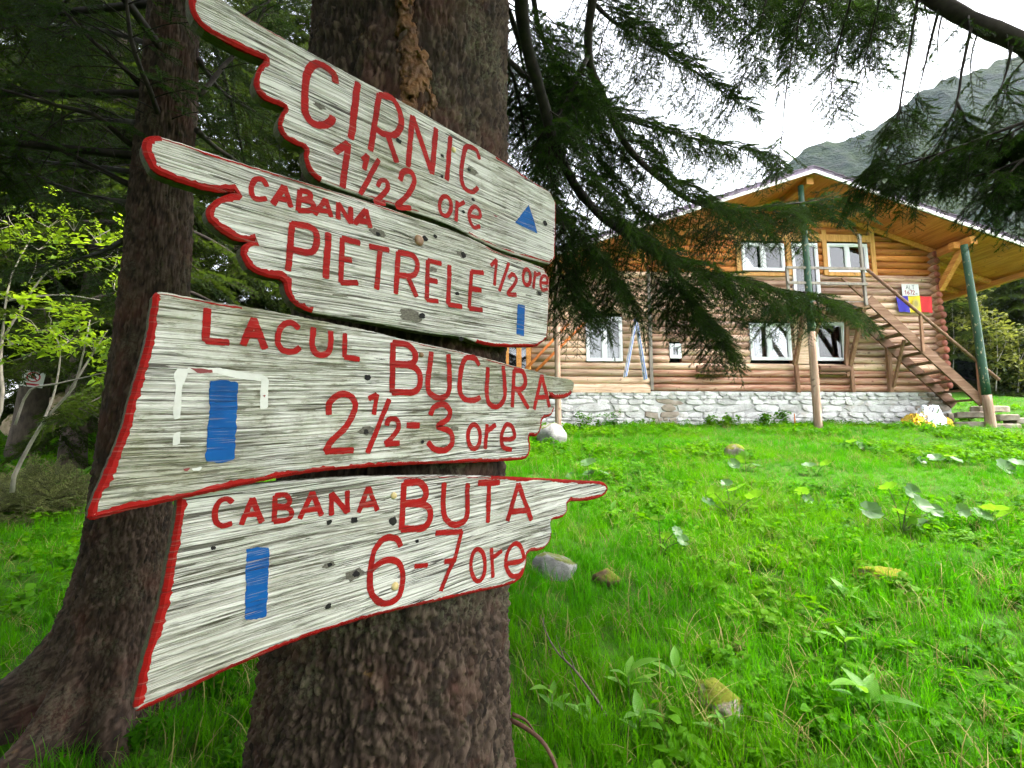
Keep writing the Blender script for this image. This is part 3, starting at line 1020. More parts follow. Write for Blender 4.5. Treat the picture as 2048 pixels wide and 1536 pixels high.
def m_glass():
    t = NT('window_glass')
    fr = t.n('Fresnel', {'IOR': 1.75})
    tr = t.n('BsdfTransparent', {'Color': (.86, .88, .88, 1)})
    gl = t.n('BsdfGlossy', {'Roughness': .015, 'Color': (1, 1, 1, 1)})
    mx = t.n('MixShader', {0: fr.outputs[0], 1: tr.outputs[0], 2: gl.outputs[0]})
    t.t.links.new(mx.outputs[0], t.out.inputs['Surface'])
    return t.mat


def m_stone():
    t = NT('whitewashed_stone')
    v = t.coord('Object')
    a = t.noise(v, 3.2, 6, .65)
    c = t.ramp(a, [(.28, (.36, .345, .325)), (.5, (.62, .605, .585)), (.72, (.76, .75, .74))])
    r = t.math('MULTIPLY_ADD', t.rand(), .34, .76)
    c = t.mix(1.0, c, t.n('CombineColor', {0: r, 1: r, 2: r}).outputs[0], 'MULTIPLY')
    bare = t.ramp(t.noise(v, 1.1, 4, .6), [(.60, 0.0), (.70, .75)])
    c = t.mix(bare, c, (.34, .28, .21))
    c = t.mix(t.ramp(t.noise(v, 24, 5, .7), [(.56, 0.0), (.66, .6)]), c, (.20, .18, .16))
    t.bump(t.noise(v, 16, 6, .7), .9, .03)
    return t.fin(c, .9, .15)


def m_bare_stone():
    t = NT('bare_brown_stone')
    v = t.coord('Object')
    c = t.ramp(t.noise(v, 3.5, 6, .65), [(.3, (.17, .13, .095)), (.55, (.30, .255, .205)), (.75, (.42, .39, .35))])
    t.bump(t.noise(v, 14, 6, .7), .7, .02)
    return t.fin(c, .9, .15)


M_STONE, M_BARE, M_GLASS, M_LACE = m_stone(), m_bare_stone(), m_glass(), m_lace()

cabin = empty('log_cabin', HP, HA)
tag(cabin, 'two storey log cabin on a whitewashed stone base at the top of the meadow', 'cabin')

rg = np.random.default_rng(7)
XL, _ = hl(985, 700)
XR, _ = hl(1886, 700)
_, ZB = hl(1600, 783)
OV = -1.35
XA, ZA = hl(1625, 347, OV)
x2, z2 = hl(2030, 490, OV)
SLOPE = (ZA - z2) / (x2 - XA)
XEL, XER = XL - 1.1, XR + 2.6            # eaves
DEP = 8.5


def roof_z(x):
    return ZA - SLOPE * abs(x - XA)


# openings: (pixel x0, y0, x1, y1)
OPEN = {
    'w1': (1171, 634, 1245, 723), 'small': (1338, 688, 1362, 717), 'w2': (1497, 647, 1583, 721), 'w3': (1626, 645, 1691, 722),
    'u1': (1481, 487, 1569, 543), 'door': (1580, 487, 1642, 622), 'u3': (1650, 488, 1736, 546), 'side': (1008, 640, 1062, 776)}
OP = {}
for k, (u0, v0, u1, v1) in OPEN.items():
    xa, zt = hl(u0, v0)
    xb, zb_ = hl(u1, v1)
    OP[k] = (xa, xb, zb_, zt)

# inner wall with holes is not needed: a dark core stands behind the logs, set back behind the openings
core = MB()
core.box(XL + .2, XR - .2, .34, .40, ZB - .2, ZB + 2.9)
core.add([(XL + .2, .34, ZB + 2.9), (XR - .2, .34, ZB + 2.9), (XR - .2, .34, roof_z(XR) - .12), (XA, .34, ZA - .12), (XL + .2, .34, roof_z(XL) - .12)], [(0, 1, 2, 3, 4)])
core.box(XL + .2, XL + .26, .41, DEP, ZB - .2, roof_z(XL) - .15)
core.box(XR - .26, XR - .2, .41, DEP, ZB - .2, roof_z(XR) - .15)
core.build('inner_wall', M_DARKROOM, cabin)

PITCHZ = .213
ZV = hl(1600, 549)[1]                     # varnished logs above this height
XJ = hl(1297, 600)[0]                     # joint between the two log sections
i = 0
while True:
    zc = ZB + .10 + i * PITCHZ
    if zc > ZA - .3:
        break
    room = (ZA - (zc + .11)) / SLOPE
    xa, xb = max(XL, XA - room), min(XR, XA + room)
    cuts = [(c[0] - .015, c[1] + .015) for c in OP.values() if c[2] - .05 < zc < c[3] + .05]
    cuts.append((XJ - .03, XJ + .03))
    segs = [(xa, xb)]
    for c0, c1 in cuts:
        ns = []
        for a, b in segs:
            if c1 <= a or c0 >= b:
                ns.append((a, b))
            else:
                if c0 - a > .06: ns.append((a, c0))
                if b - c1 > .06: ns.append((c1, b))
        segs = ns
    for a, b in segs:
        if b - a < .08:
            continue
        n = max(2, int((b - a) / .9) + 1)
        px = np.linspace(a, b, n)
        r = .1065 + .010 * (rg.random(n) - .5)
        P = np.stack([px, .06 + .022 * (rg.random(n) - .5), zc + .014 * (rg.random(n) - .5)], -1)
        m = MB()
        m.tube(P, r, 10, 0, True, 1)
        if zc > ZV: mat = M_LOGVAR
        elif b <= XJ + .01: mat = M_LOGPALE  # left section: the wash of light is put into the paler log colour
        elif i < 3: mat = M_LOGRED
        else: mat = M_LOG if rg.random() < .75 else M_LOGPALE
        m.build('log', [mat, M_LOGEND], cabin, True)
    # side walls
    if zc < roof_z(XR) - .2:
        for X in (XR - .11, XL + .11):
            m = MB()
            y0 = -.17 - .08 * rg.random()
            m.tube([(X, y0, zc + .09), (X, DEP * .5, zc + .1), (X, DEP, zc + .1)], [.105, .11, .11], 10, 0, True, 1)
            m.build('log', [M_LOGY, M_LOGEND], cabin, True)
    i += 1

# upright board at the joint, and trims round the upper windows
m = MB(); m.box(XJ - .045, XJ + .045, -.075, -.03, ZB + .02, hl(1297, 545)[1]); m.build('joint_board', M_GREYWOOD, cabin)
for u in (1474, 1574, 1646, 1742):
    x, _ = hl(u, 500)
    zt = min(hl(u, 462)[1], roof_z(x) - .1)
    m = MB(); m.box(x - .07, x + .07, -.085, -.045, hl(u, 552)[1], zt); m.build('trim_board', M_TRIM, cabin)
for u0, u1 in ((1481, 1569), (1650, 1736)):
    m = MB(); m.box(hl(u0, 500)[0], hl(u1, 500)[0], -.10, -.055, hl(u0, 553)[1], hl(u0, 546)[1]); m.build('window_sill', M_TRIM, cabin)
m = MB(); m.box(hl(1474, 475)[0] + .08, hl(1742, 475)[0] - .08, -.082, -.05, hl(1600, 484)[1], hl(1600, 470)[1]); m.build('head_board', M_TRIM, cabin)
m = MB(); m.box(hl(1588, 700)[0], hl(1622, 700)[0], -.07, -.055, hl(1600, 728)[1], hl(1600, 640)[1]); m.build('plank_panel', M_LOGPALE, cabin)


def window(k, mull, backs, name='window'):
    x0, x1, z0, z1 = OP[k]
    f = .065
    m = MB()
    m.box(x0, x1, -.06, .03, z0, z0 + f); m.box(x0, x1, -.06, .03, z1 - f, z1)
    m.box(x0, x0 + f, -.06, .03, z0 + f, z1 - f); m.box(x1 - f, x1, -.06, .03, z0 + f, z1 - f)
    edges = [x0 + f]
    for q in mull:
        xm = x0 + (x1 - x0) * q
        m.box(xm - .05, xm + .05, -.058, .028, z0 + f, z1 - f)
        edges += [xm - .05, xm + .05]
    edges.append(x1 - f)
    # inner sash of each light
    panes = [(edges[2 * j], edges[2 * j + 1]) for j in range(len(edges) // 2)]
    for a, b in panes:
        m.box(a, a + .03, -.045, .02, z0 + f, z1 - f); m.box(b - .03, b, -.045, .02, z0 + f, z1 - f)
        m.box(a + .03, b - .03, -.045, .02, z0 + f, z0 + f + .03); m.box(a + .03, b - .03, -.045, .02, z1 - f - .03, z1 - f)
    w = m.build(name, M_PVC, cabin)
    for (a, b), back in zip(panes, backs):
        p = MB(); p.box(a + .03, b - .03, -.01, .0, z0 + f + .03, z1 - f - .03); p.build('pane', M_GLASS, w)
        if back is not None:
            c = MB()
            n = 14
            xx = np.linspace(a + .02, b - .02, n)
            yy = .12 + .02 * np.sin(np.arange(n) * 1.7)
            V = np.vstack([np.column_stack([xx, yy, np.full(n, z0 + f)]), np.column_stack([xx, yy, np.full(n, z1 - f)])])
            c.add(V, [(j, j + 1, n + j + 1, n + j) for j in range(n - 1)])
            c.build('curtain', back, w, True)
    return w


window('w1', [.5], [M_BLIND, M_BLIND])
window('small', [], [None])
window('w2', [.47], [None, M_LACE])
window('w3', [], [None])
window('u1', [.5], [M_CURTAIN, M_CURTAIN])
window('door', [], [M_BLIND], 'balcony_door')
window('u3', [.5], [M_CURTAIN, None])
x0, x1, z0, z1 = OP['side']
m = MB()
for a in (x0, (x0 + x1) / 2 - .03, x1 - .14):
    m.box(a, a + .14, -.10, .03, z0, z1)
m.box(x0 + .15, x1 - .15, -.09, .02, z0, z0 + .12); m.box(x0 + .15, x1 - .15, -.09, .02, z1 - .12, z1)
sd = m.build('window', M_BEAM, cabin)
sd['label'] = 'orange wooden window beside the trunk'
m = MB(); m.box(x0 + .14, x1 - .14, -.02, -.01, z0 + .12, z1 - .12); m.build('pane', M_GLASS, sd)

# glowing disc added to imitate a lamp's reflection in the right lower window
lx, lz = hl(1673, 657)
m = MB()
a = np.linspace(0, 2 * math.pi, 14, endpoint=False)
m.add(np.column_stack([lx + .05 * np.cos(a), np.full(14, .30), lz + .03 * np.sin(a)]), [tuple(range(14))])
tl = NT('ceiling_lamp'); tl.set(tl.b, 'Emission Color', (1, .93, .8)); tl.b.inputs['Emission Strength'].default_value = .6
m.build('ceiling_lamp', tl.mat, cabin)

# --- stone base: every stone is a piece
m = MB(); m.box(XL - .02, XR + .06, -.004, .5, ZB - 1.9, ZB - .012); m.box(XR - .3, XR + .06, .51, DEP, ZB - 1.9, ZB - .012); m.build('base_core', M_MORTAR, cabin)
zrow = ZB - .02
zlow = ZB - 1.25
rows = []
while zrow > zlow:
    h = .085 + .15 * rg.random()
    rows.append((zrow - h, zrow)); zrow -= h
for z0, z1 in rows:
    x = XL - .3 * rg.random()
    while x < XR + .05:
        w = (z1 - z0) * (1.3 + 2.6 * rg.random())
        if rg.random() < .12: w *= 1.7
        xa, xb = x, min(x + w, XR + .1)
        x += w
        if xb - xa < .08: continue
        n = 9
        ang = np.sort((np.arange(n) + .7 * (rg.random(n) - .5)) / n * 2 * math.pi + rg.random())
        cx, cz = (xa + xb) / 2, (z0 + z1) / 2 + .02 * (rg.random() - .5)
        ca, sa = np.cos(ang), np.sin(ang)
        q = 1 / np.maximum(np.abs(ca) ** 5 + np.abs(sa) ** 5, 1e-6) ** (1 / 5)
        q *= .97 + .30 * (rg.random(n) - .5)
        ex, ez = q * ca * (xb - xa) * .5, q * sa * (z1 - z0) * .52
        tilt = .32 * (rg.random() - .5)
        ez = ez + ex * tilt
        pr = .02 + .045 * rg.random()
        tilt2 = .25 * (rg.random() - .5)
        V = [(cx + ex[k], .03, cz + ez[k]) for k in range(n)]
        V += [(cx + ex[k] * .97, -pr * .45, cz + ez[k] * .96) for k in range(n)]
        V += [(cx + ex[k] * .90, -pr - tilt2 * ez[k] * .3 - .008 * rg.random(), cz + ez[k] * .86) for k in range(n)]
        V.append((cx, -pr - .012, cz))
        F = []
        for k in range(n):
            k2 = (k + 1) % n
            F += [(k, k2, n + k2, n + k), (n + k, n + k2, 2 * n + k2, 2 * n + k), (2 * n + k, 2 * n + k2, 3 * n)]
        b = MB(); b.add(V, F)
        bare = cx > hl(1840, 820)[0] or (abs(cx - hl(1325, 820)[0]) < .35 and z0 < ZB - .25)
        b.build('stone', M_BARE if bare else M_STONE, cabin)
# whitewashed sill board over the stones on the left
m = MB(); m.box(XL, XJ - .05, -.07, -.03, ZB - .06, ZB + .1); m.build('sill_board', M_LOGPALE, cabin)

# --- roof
U = np.array([0, 0, 0.0])
cs = 1 / math.sqrt(1 + SLOPE ** 2)
for sgn, xe in ((-1, XEL), (1, XER)):
    dxs = abs(xe - XA)
    ln = dxs / cs
    np_ = int(ln / .21)
    for k in range(np_):
        a, b = k * ln / np_ + .004, (k + 1) * ln / np_ - .004
        xa, xb = XA + sgn * a * cs, XA + sgn * b * cs
        za, zb2 = ZA - a * cs * SLOPE, ZA - b * cs * SLOPE
        dz = .004 * rg.random()
        m = MB()
        V = [(x, y, z + q - dz) for q in (.0, .024) for y in (OV, DEP + .8) for x, z in ((xa, za), (xb, zb2))]
        m.add(V, [(0, 2, 3, 1), (4, 5, 7, 6), (0, 1, 5, 4), (2, 6, 7, 3), (0, 4, 6, 2), (1, 3, 7, 5)])
        m.build('soffit_plank', M_SOFFIT, cabin)
    # roof covering
    m = MB()
    V = [(x, y, z + q) for q in (.03, .20) for y in (OV - .06, DEP + .9) for x, z in ((XA, ZA), (xe + sgn * .08, ZA - (dxs + .08) * SLOPE))]
    m.add(V, [(0, 2, 3, 1), (4, 5, 7, 6), (0, 1, 5, 4), (2, 6, 7, 3), (0, 4, 6, 2), (1, 3, 7, 5)])
    # shingle courses, each a step on top
    nc = int(ln / .3)
    for k in range(nc):
        a, b = k * ln / nc, (k + 1) * ln / nc
        V = [(XA + sgn * q * cs, y, ZA - q * cs * SLOPE + .203 + zz) for q, zz in ((a, .004), (b, .03)) for y in (OV - .08, DEP + .92)]
        V += [(p[0], p[1], p[2] - .02) for p in V]
        m.add(V, [(0, 1, 3, 2), (2, 3, 7, 6), (0, 2, 6, 4), (1, 5, 7, 3)])
    m.build('roof', M_SHINGLE, cabin)
    # barge board along the gable edge
    m = MB()
    V = [(x, y, z + q) for q in (-.02, .075) for y in (OV - .10, OV - .065) for x, z in ((XA, ZA), (xe, ZA - dxs * SLOPE))]
    m.add(V, [(0, 2, 3, 1), (4, 5, 7, 6), (0, 1, 5, 4), (2, 6, 7, 3), (0, 4, 6, 2), (1, 3, 7, 5)])
    m.build('barge_board', M_FASCIA, cabin)
    # rafter on the wall under the soffit
    m = MB()
    V = [(x, y, z + q) for q in (-.17, -.012) for y in (-.10, -.05) for x, z in ((XA + sgn * .15, ZA - .15 * SLOPE), (xe - sgn * 2.0, ZA - (dxs - 2.0) * SLOPE))]
    m.add(V, [(0, 2, 3, 1), (4, 5, 7, 6), (0, 1, 5, 4), (2, 6, 7, 3), (0, 4, 6, 2), (1, 3, 7, 5)])
    m.build('rafter', M_BEAM, cabin)
# purlins run out to the gable edge
for xp, w, h in ((XA, .20, .22), (hl(1948, 500, OV + .15)[0], .20, .24), (XR - 2.9, .16, .18), (XA - (hl(1948, 500, OV + .15)[0] - XA), .2, .24)):
    z = roof_z(xp) - .03 - h / 2 - SLOPE * w / 2 * (0 if xp == XA else 1)
    m = MB(); m.box(xp - w / 2, xp + w / 2, OV + .12, DEP + .5, z - h / 2, z + h / 2); m.build('purlin', M_BEAM, cabin)
XP2 = hl(1948, 500, OV + .15)[0]
z = roof_z(XP2) - .3
m = MB(); m.beam((XP2 - .05, -.12, z - 1.0), (XP2 - .02, OV + .45, z - .02), .16, .16); m.build('brace', M_BEAM, cabin)
m = MB(); m.box(XR - .3, XP2 - .11, OV + .4, OV + .56, z - .02, z + .17); m.build('tie_beam', M_BEAM, cabin)
m = MB(); m.box(XER - .42, XER - .26, OV + .3, DEP + .4, roof_z(XER - .3) - .22, roof_z(XER - .3) - .06); m.build('eave_beam', M_BEAM, cabin)
for y in np.arange(.4, DEP, 1.05):
    m = MB(); m.beam((XR - .05, y, roof_z(XR) - .09), (XER - .1, y, roof_z(XER - .1) - .09), .09, .13); m.build('rafter', M_BEAM, cabin)


# --- posts carrying the roof
def m_greenpost():
    t = NT('peeling_green_paint')
    v = t.coord('Object', (9, 9, 1.6))
    c = t.ramp(t.noise(v, 1.4, 5, .6), [(.3, (.010, .042, .022)), (.7, (.020, .072, .036))])
    pe = t.ramp(t.noise(t.coord('Object', (7, 7, 3)), 2.4, 6, .7), [(.60, 0.0), (.645, 1.0)])
    c = t.mix(pe, c, (.42, .34, .20))
    t.bump(pe, .3, .004)
    return t.fin(c, .5, .35)


M_GREEN = m_greenpost()
M_POSTWOOD = m_wood('bare_post_wood', (.18, .10, .065), (.30, .20, .14), (.42, .32, .25), 2, .85, .05)


def roof_post(ub, vb, ut, vt, vmid, dy, r, name='post'):
    xb, zb_ = hl(ub, vb, dy)
    xt, zt = hl(ut, vt, dy)
    xm, zm = hl(ub + (ut - ub) * (vmid - vb) / (vt - vb), vmid, dy)
    P = np.array([(xb, dy, zb_ - .35), (xb, dy, zb_), (xm, dy, zm)])
    m = MB()
    m.tube(smooth(P, 7), r * np.linspace(1.12, 1.02, 7) * (1 + .05 * (rg.random(7) - .5)), 12)
    o = m.build(name, M_POSTWOOD, cabin, True)
    P = np.array([(xm, dy, zm + .001), ((xm + xt) / 2 + .015, dy, (zm + zt) / 2), (xt, dy, zt)])
    m = MB()
    m.tube(smooth(P, 9), r * np.linspace(.98, .80, 9) * (1 + .04 * (rg.random(9) - .5)), 12)
    m.build('painted_section', M_GREEN, o, True)


roof_post(1636, 846, 1601, 372, 664, -1.12, .095)
roof_post(1980, 838, 1928, 490, 790, -1.2, .108)

# pale round post left, beside the boards
xb, zb_ = hl(1117, 868, -1.2)
xt, zt = hl(1112, 545, -1.2)
m = MB(); m.tube(smooth([(xb, -1.2, zb_ - .3), ((xb + xt) / 2, -1.2, (zb_ + zt) / 2), (xt, -1.2, roof_z(xt) - .02)], 8), np.linspace(.085, .07, 8), 10); m.build('post', M_POSTWOOD, cabin, True)

# window boxes cut from half logs
for (u0, u1, v) in ((1637, 1696, 737), (1394, 1454, 737)):
    xa, z = hl(u0, v, -.25)
    xb, _ = hl(u1, v, -.25)
    m = MB()
    m.tube([(xa, -.25, z), ((xa + xb) / 2, -.25, z - .01), (xb, -.25, z)], .10, 10, 0, True)
    m.box(xa + .02, xb - .02, -.30, -.04, z - .17, z - .13)
    o = m.build('log_trough', M_OLDWOOD)
    o.location, o.rotation_euler = HP, (0, 0, HA)
    tag(o, 'log trough under the dark lower window beside the stairs' if u0 > 1500 else 'log trough below the small window left of the lace curtain', 'planter', 'log troughs on the cabin wall')

# ------------------------------------------------------------------ outside staircase with its landing
st = empty('wooden_staircase', HP, HA)
tag(st, 'brown wooden staircase with handrail climbing to the cabin landing', 'staircase')
YF, YR = -1.05, -.22
fx0, fz0 = hl(1737, 598, YF)
fx1, fz1 = hl(1966, 806, YF)
for y in (YF, YR):
    m = MB(); m.beam((fx0, y, fz0), (fx1, y, fz1), .055, .26, up=(0, 0, 1)); m.build('stringer', M_OLDWOOD, st)
NTR = 11
for k in range(NTR):
    q = (k + .6) / NTR
    x, z = fx0 + (fx1 - fx0) * q, fz0 + (fz1 - fz0) * q
    m = MB(); m.box(x - .15, x + .13, YF + .035, YR - .035, z - .03 + .004 * rg.random(), z + .012); m.build('tread', M_OLDWOOD, st)
hx0, hz0 = hl(1731, 540, YF)
hx1, hz1 = hl(1994, 760, YF)
m = MB(); m.tube([(hx0, YF - .05, hz0), (hx1, YF - .05, hz1)], [.042, .042], 8); m.build('handrail', M_OLDWOOD, st, True)
xx, zz = hl(1843, 698, YF)
m = MB(); m.beam((xx, YF - .04, zz - .08), (hl(1839, 640, YF)[0], YF - .04, hl(1839, 632, YF)[1]), .07, .06, up=(0, 1, 0)); m.build('baluster', M_OLDWOODZ, st)
xx, zz = hl(1962, 800, YF)
m = MB(); m.beam((xx - .02, YF - .03, zz - .1), (hl(1955, 728, YF)[0], YF - .03, hl(1955, 724, YF)[1]), .09, .08, up=(0, 1, 0)); m.build('baluster', M_OLDWOODZ, st)
# landing
lx0, lz = hl(1556, 606, YF)
lx1, _ = hl(1737, 606, YF)
nb = 7
for k in range(nb):
    y0 = YF + (YR + .1 - YF) * k / nb
    m = MB(); m.box(lx0, lx1, y0 + .006, y0 + (YR + .1 - YF) / nb - .006, lz + .05, lz + .085); m.build('landing_plank', M_GREYWOOD, st)
for y in (YF + .02, YR):
    m = MB(); m.box(lx0, lx1 + .02, y - .03, y + .03, lz - .10, lz + .048); m.build('landing_joist', M_OLDWOOD, st)
# rail round the landing
px, _ = hl(1724, 540, YF)
m = MB(); m.beam((px, YF - .04, lz - .05), (px - .03, YF - .04, hl(1722, 470, YF)[1]), .07, .07, up=(0, 1, 0)); m.build('rail_post', M_GREYWOOD, st)
px0, _ = hl(1600, 540, YF)
m = MB(); m.beam((px0 - .4, YF - .03, lz - .05), (px0 - .4, YF - .03, hl(1600, 535, YF)[1]), .07, .07, up=(0, 1, 0)); m.build('rail_post', M_GREYWOOD, st)
for v in (538, 568):
    m = MB(); m.beam((px0 - .45, YF - .09, hl(1620, v, YF)[1]), (px + .04, YF - .09, hl(1724, v + 2, YF)[1]), .04, .07); m.build('landing_rail', M_GREYWOOD, st)
m = MB(); m.beam((hl(1684, 560, YF)[0], YF + .0, hl(1684, 556, YF)[1]), (hl(1726, 594, YF)[0], YF + .0, hl(1726, 594, YF)[1]), .05, .06); m.build('brace', M_OLDWOOD, st)
# struts below landing and stairs: (u0, v0, dy0) to (u1, v1, dy1)
for (u0, v0, d0, u1, v1, d1, w) in ((1609, 622, YF, 1590, 730, -.16, .10), (1592, 728, -.15, 1597, 785, -.13, .10), (1649, 618, YF, 1629, 674, -.5, .08),
                                    (1694, 618, -.35, 1693, 728, -.2, .10), (1728, 614, YF, 1700, 731, -.16, .11), (1701, 729, -.15, 1707, 784, -.13, .10),
                                    (1692, 722, -.22, 1696, 752, -.2, .07), (1775, 690, -.2, 1782, 784, -.14, .12), (1808, 680, YF + .1, 1787, 774, -.2, .07)):
    a, b = hl(u0, v0, d0), hl(u1, v1, d1)
    m = MB(); m.beam((a[0], d0, a[1]), (b[0], d1, b[1]), w, w * .8, up=(0, 1, 0)); m.build('strut', M_OLDWOODZ, st)

# ------------------------------------------------------------------ things on and by the cabin wall
def m_flat(name, col, rough=.7):
    t = NT(name)
    n = t.noise(t.coord('Object', (6, 6, 6)), 1.2, 3, .5)
    c = t.mix(n, tuple(x * .82 for x in col), col)
    return t.fin(c, rough, .3)


def on_wall(o):
    o.location, o.rotation_euler = HP, (0, 0, HA)
    return o


fl = on_wall(empty('flag'))
tag(fl, 'blue yellow and red flag hung on the log wall under the white notice', 'flag')
xa, zt = hl(1790, 592, -.12)
xb, zb_ = hl(1866, 625, -.12)
for k, (nm, col) in enumerate((('blue_stripe', (.05, .04, .42)), ('yellow_stripe', (.75, .58, .03)), ('red_stripe', (.68, .03, .035)))):
    n = 9
    X = np.linspace(xa + (xb - xa) * k / 3, xa + (xb - xa) * (k + 1) / 3, n)
    V = []
    for q in np.linspace(0, 1, 5):
        sx = .07 * q if k == 0 else 0
        V.append(np.column_stack([X + (.09 * q * (1 - (X - xa) / (xb - xa))), -.13 + .018 * np.sin(X * 17 + q * 2), zt + (zb_ - zt) * q + .012 * np.sin(X * 9)]))
    fo = obj(nm, grid_mesh(nm, np.array(V), m_flat('flag_' + nm, col)), fl)
cx, cz = (xa + xb) / 2 + .03, (zt + zb_) / 2
m = MB(); a = np.linspace(0, 2 * math.pi, 16, endpoint=False)
m.add(np.column_stack([cx + .12 * np.cos(a), np.full(16, -.158), cz + .15 * np.sin(a)]), [tuple(range(16))])
a2 = a[::2]
m.add(np.column_stack([cx + .06 * np.cos(a2), np.full(8, -.161), cz + .09 * np.sin(a2)]), [tuple(range(8))], 1)
m.build('emblem', [m_flat('emblem_gold', (.62, .50, .12)), m_flat('emblem_brown', (.42, .33, .12))], fl)

nb_ = on_wall(empty('notice_board'))
tag(nb_, 'white paper notice reading ALT 1672 m above the flag', 'notice')
xa, zt = hl(1803, 568, -.14)
xb, zb_ = hl(1839, 592, -.14)
m = MB(); m.box(xa, xb, -.14, -.13, zb_, zt); m.build('sheet', m_flat('notice_white', (.74, .73, .72)), nb_)
M_INK, M_INKR = m_flat('grey_ink', (.12, .11, .12)), m_flat('red_ink', (.35, .02, .05))


def ink(strokes, mat, x0, z0, s_, w=.012):
    b = MB()
    for st_ in strokes:
        for p, q in zip(st_[:-1], st_[1:]):
            b.beam((x0 + p[0] * s_, -.1445, z0 + p[1] * s_), (x0 + q[0] * s_, -.1445, z0 + q[1] * s_), .003, w, up=(0, 1, 0)) if False else b.beam((x0 + p[0] * s_, -.1425, z0 + p[1] * s_), (x0 + q[0] * s_, -.1425, z0 + q[1] * s_), w, .003, up=(0, 1, 0))
    b.build('letter', mat, nb_)


W_, H_ = xb - xa, zt - zb_
s_ = H_ * .34
zt1, zt2 = zb_ + H_ * .56, zb_ + H_ * .12
ink([[(0, 0), (.3, 1), (.6, 0)], [(.1, .4), (.5, .4)]], M_INK, xa + W_ * .24, zt1, s_)
ink([[(0, 1), (0, 0), (.45, 0)]], M_INK, xa + W_ * .44, zt1, s_)
ink([[(0, 1), (.6, 1)], [(.3, 1), (.3, 0)]], M_INK, xa + W_ * .60, zt1, s_)
ink([[(0, .75), (.25, 1), (.25, 0)]], M_INKR, xa + W_ * .14, zt2, s_, .018)
ink([[(.5, .95), (.1, .7), (0, .3), (.25, 0), (.5, .25), (.25, .5), (.03, .35)]], M_INKR, xa + W_ * .30, zt2, s_, .018)
ink([[(0, 1), (.5, 1), (.15, 0)]], M_INKR, xa + W_ * .46, zt2, s_, .018)
ink([[(0, .75), (.25, 1), (.5, .75), (.3, .4), (0, 0), (.55, 0)]], M_INKR, xa + W_ * .61, zt2, s_, .018)
ink([[(0, 0), (0, .4), (.2, .4), (.2, 0)], [(.2, .4), (.4, .4), (.4, 0)]], M_INK, xa + W_ * .80, zt2, s_ * .8, .008)

# stepladder
ld = on_wall(empty('stepladder'))
tag(ld, 'silver and blue A-frame stepladder standing open against the pale log wall', 'ladder')
M_ALU = m_plain('aluminium', (.55, .56, .58), (.68, .69, .70), 12, .35, .1, .001, var=.05)
tnb = NT('ladder_blue'); M_LBLUE = tnb.fin((.05, .12, .42), .4)
top = hl(1272, 640, -.3)
for (u, v, dy, rails) in ((1250, 754, -.42, 1), (1291, 759, -.2, 1)):
    bx_, bz = hl(u, v, dy)
    for side in (-.10, .10):
        m = MB()
        m.beam((bx_, dy + side * .9, bz), (top[0], -.3 + side * .5, top[1]), .06, .05, up=(0, 1, 0)); m.build('rail', M_ALU, ld)
        m = MB(); m.beam((bx_ + .0, dy + side * .9 - .03, bz), (top[0], -.33 + side * .5, top[1]), .022, .008, up=(0, 1, 0)); m.build('blue_stripe', M_LBLUE, ld)
    for q in np.linspace(.12, .88, 6):
        x, y, z = bx_ + (top[0] - bx_) * q, dy + (-.3 - dy) * q, bz + (top[1] - bz) * q
        m = MB(); m.box(x - .03, x + .03, y - .10 * (1 - q * .4), y + .10 * (1 - q * .4), z - .012, z + .012); m.build('rung', M_ALU, ld)
m = MB(); m.box(top[0] - .05, top[0] + .05, -.38, -.22, top[1] - .02, top[1] + .03); m.build('top_cap', M_LBLUE, ld)

# two orange poles leaning left of the cabin
M_OPOLE = m_wood('orange_pole', (.42, .10, .02), (.62, .17, .035), (.72, .27, .08), 0, .6, .05)
for k, (u0, v0, u1, v1) in enumerate(((1052, 738, 1136, 648), (1072, 742, 1170, 645))):
    a, b = hl(u0, v0, -.75 - .1 * k), hl(u1, v1, -.16)
    m = MB(); m.tube([(a[0], -.75 - .1 * k, a[1]), (b[0], -.16, b[1])], [.045, .035], 8)
    o = on_wall(m.build('leaning_pole', M_OPOLE, None, True))
    tag(o, ('left' if k == 0 else 'right') + ' one of two orange poles slanting up the pale log wall', 'pole', 'orange poles by the cabin')

# crumpled rescue blanket, gold and silver
t = NT('silver_foil'); t.bump(t.noise(t.coord('Object'), 12, 4, .7), .8, .03); M_FOILS = t.fin((.80, .82, .90), .22, .5, 1.0)
t = NT('gold_foil'); t.bump(t.noise(t.coord('Object'), 12, 4, .7), .8, .03); M_FOILG = t.fin((.85, .58, .08), .25, .5, 1.0)
fb = on_wall(empty('foil_blanket'))
tag(fb, 'crumpled gold and silver foil rescue blanket at the foot of the stone base', 'blanket')


def crumple(nm, u0, u1, v0, v1, dy, mat, seed):
    xa, zt = hl(u0, v0, dy)
    xb, zb_ = hl(u1, v1, dy)
    n = 26
    th, ph = np.meshgrid(np.linspace(0, 2 * math.pi, n), np.linspace(-.3, math.pi / 2, 14))
    cx, rx, rz = (xa + xb) / 2, (xb - xa) / 2, zt - zb_
    P = np.stack([np.cos(th) * np.cos(ph), np.sin(th) * np.cos(ph), np.sin(ph)], -1)
    f1, f2 = worley(P * 2.6 + seed, seed)
    r = .78 + .5 * f1 * (vnoise(P * 4, seed) + .3)
    V = np.stack([cx + P[..., 0] * rx * 1.15 * r, dy + P[..., 1] * .32 * r, zb_ + .02 + P[..., 2] * rz * 1.2 * r], -1)
    obj(nm, grid_mesh(nm, V, mat, smooth_=False), fb)


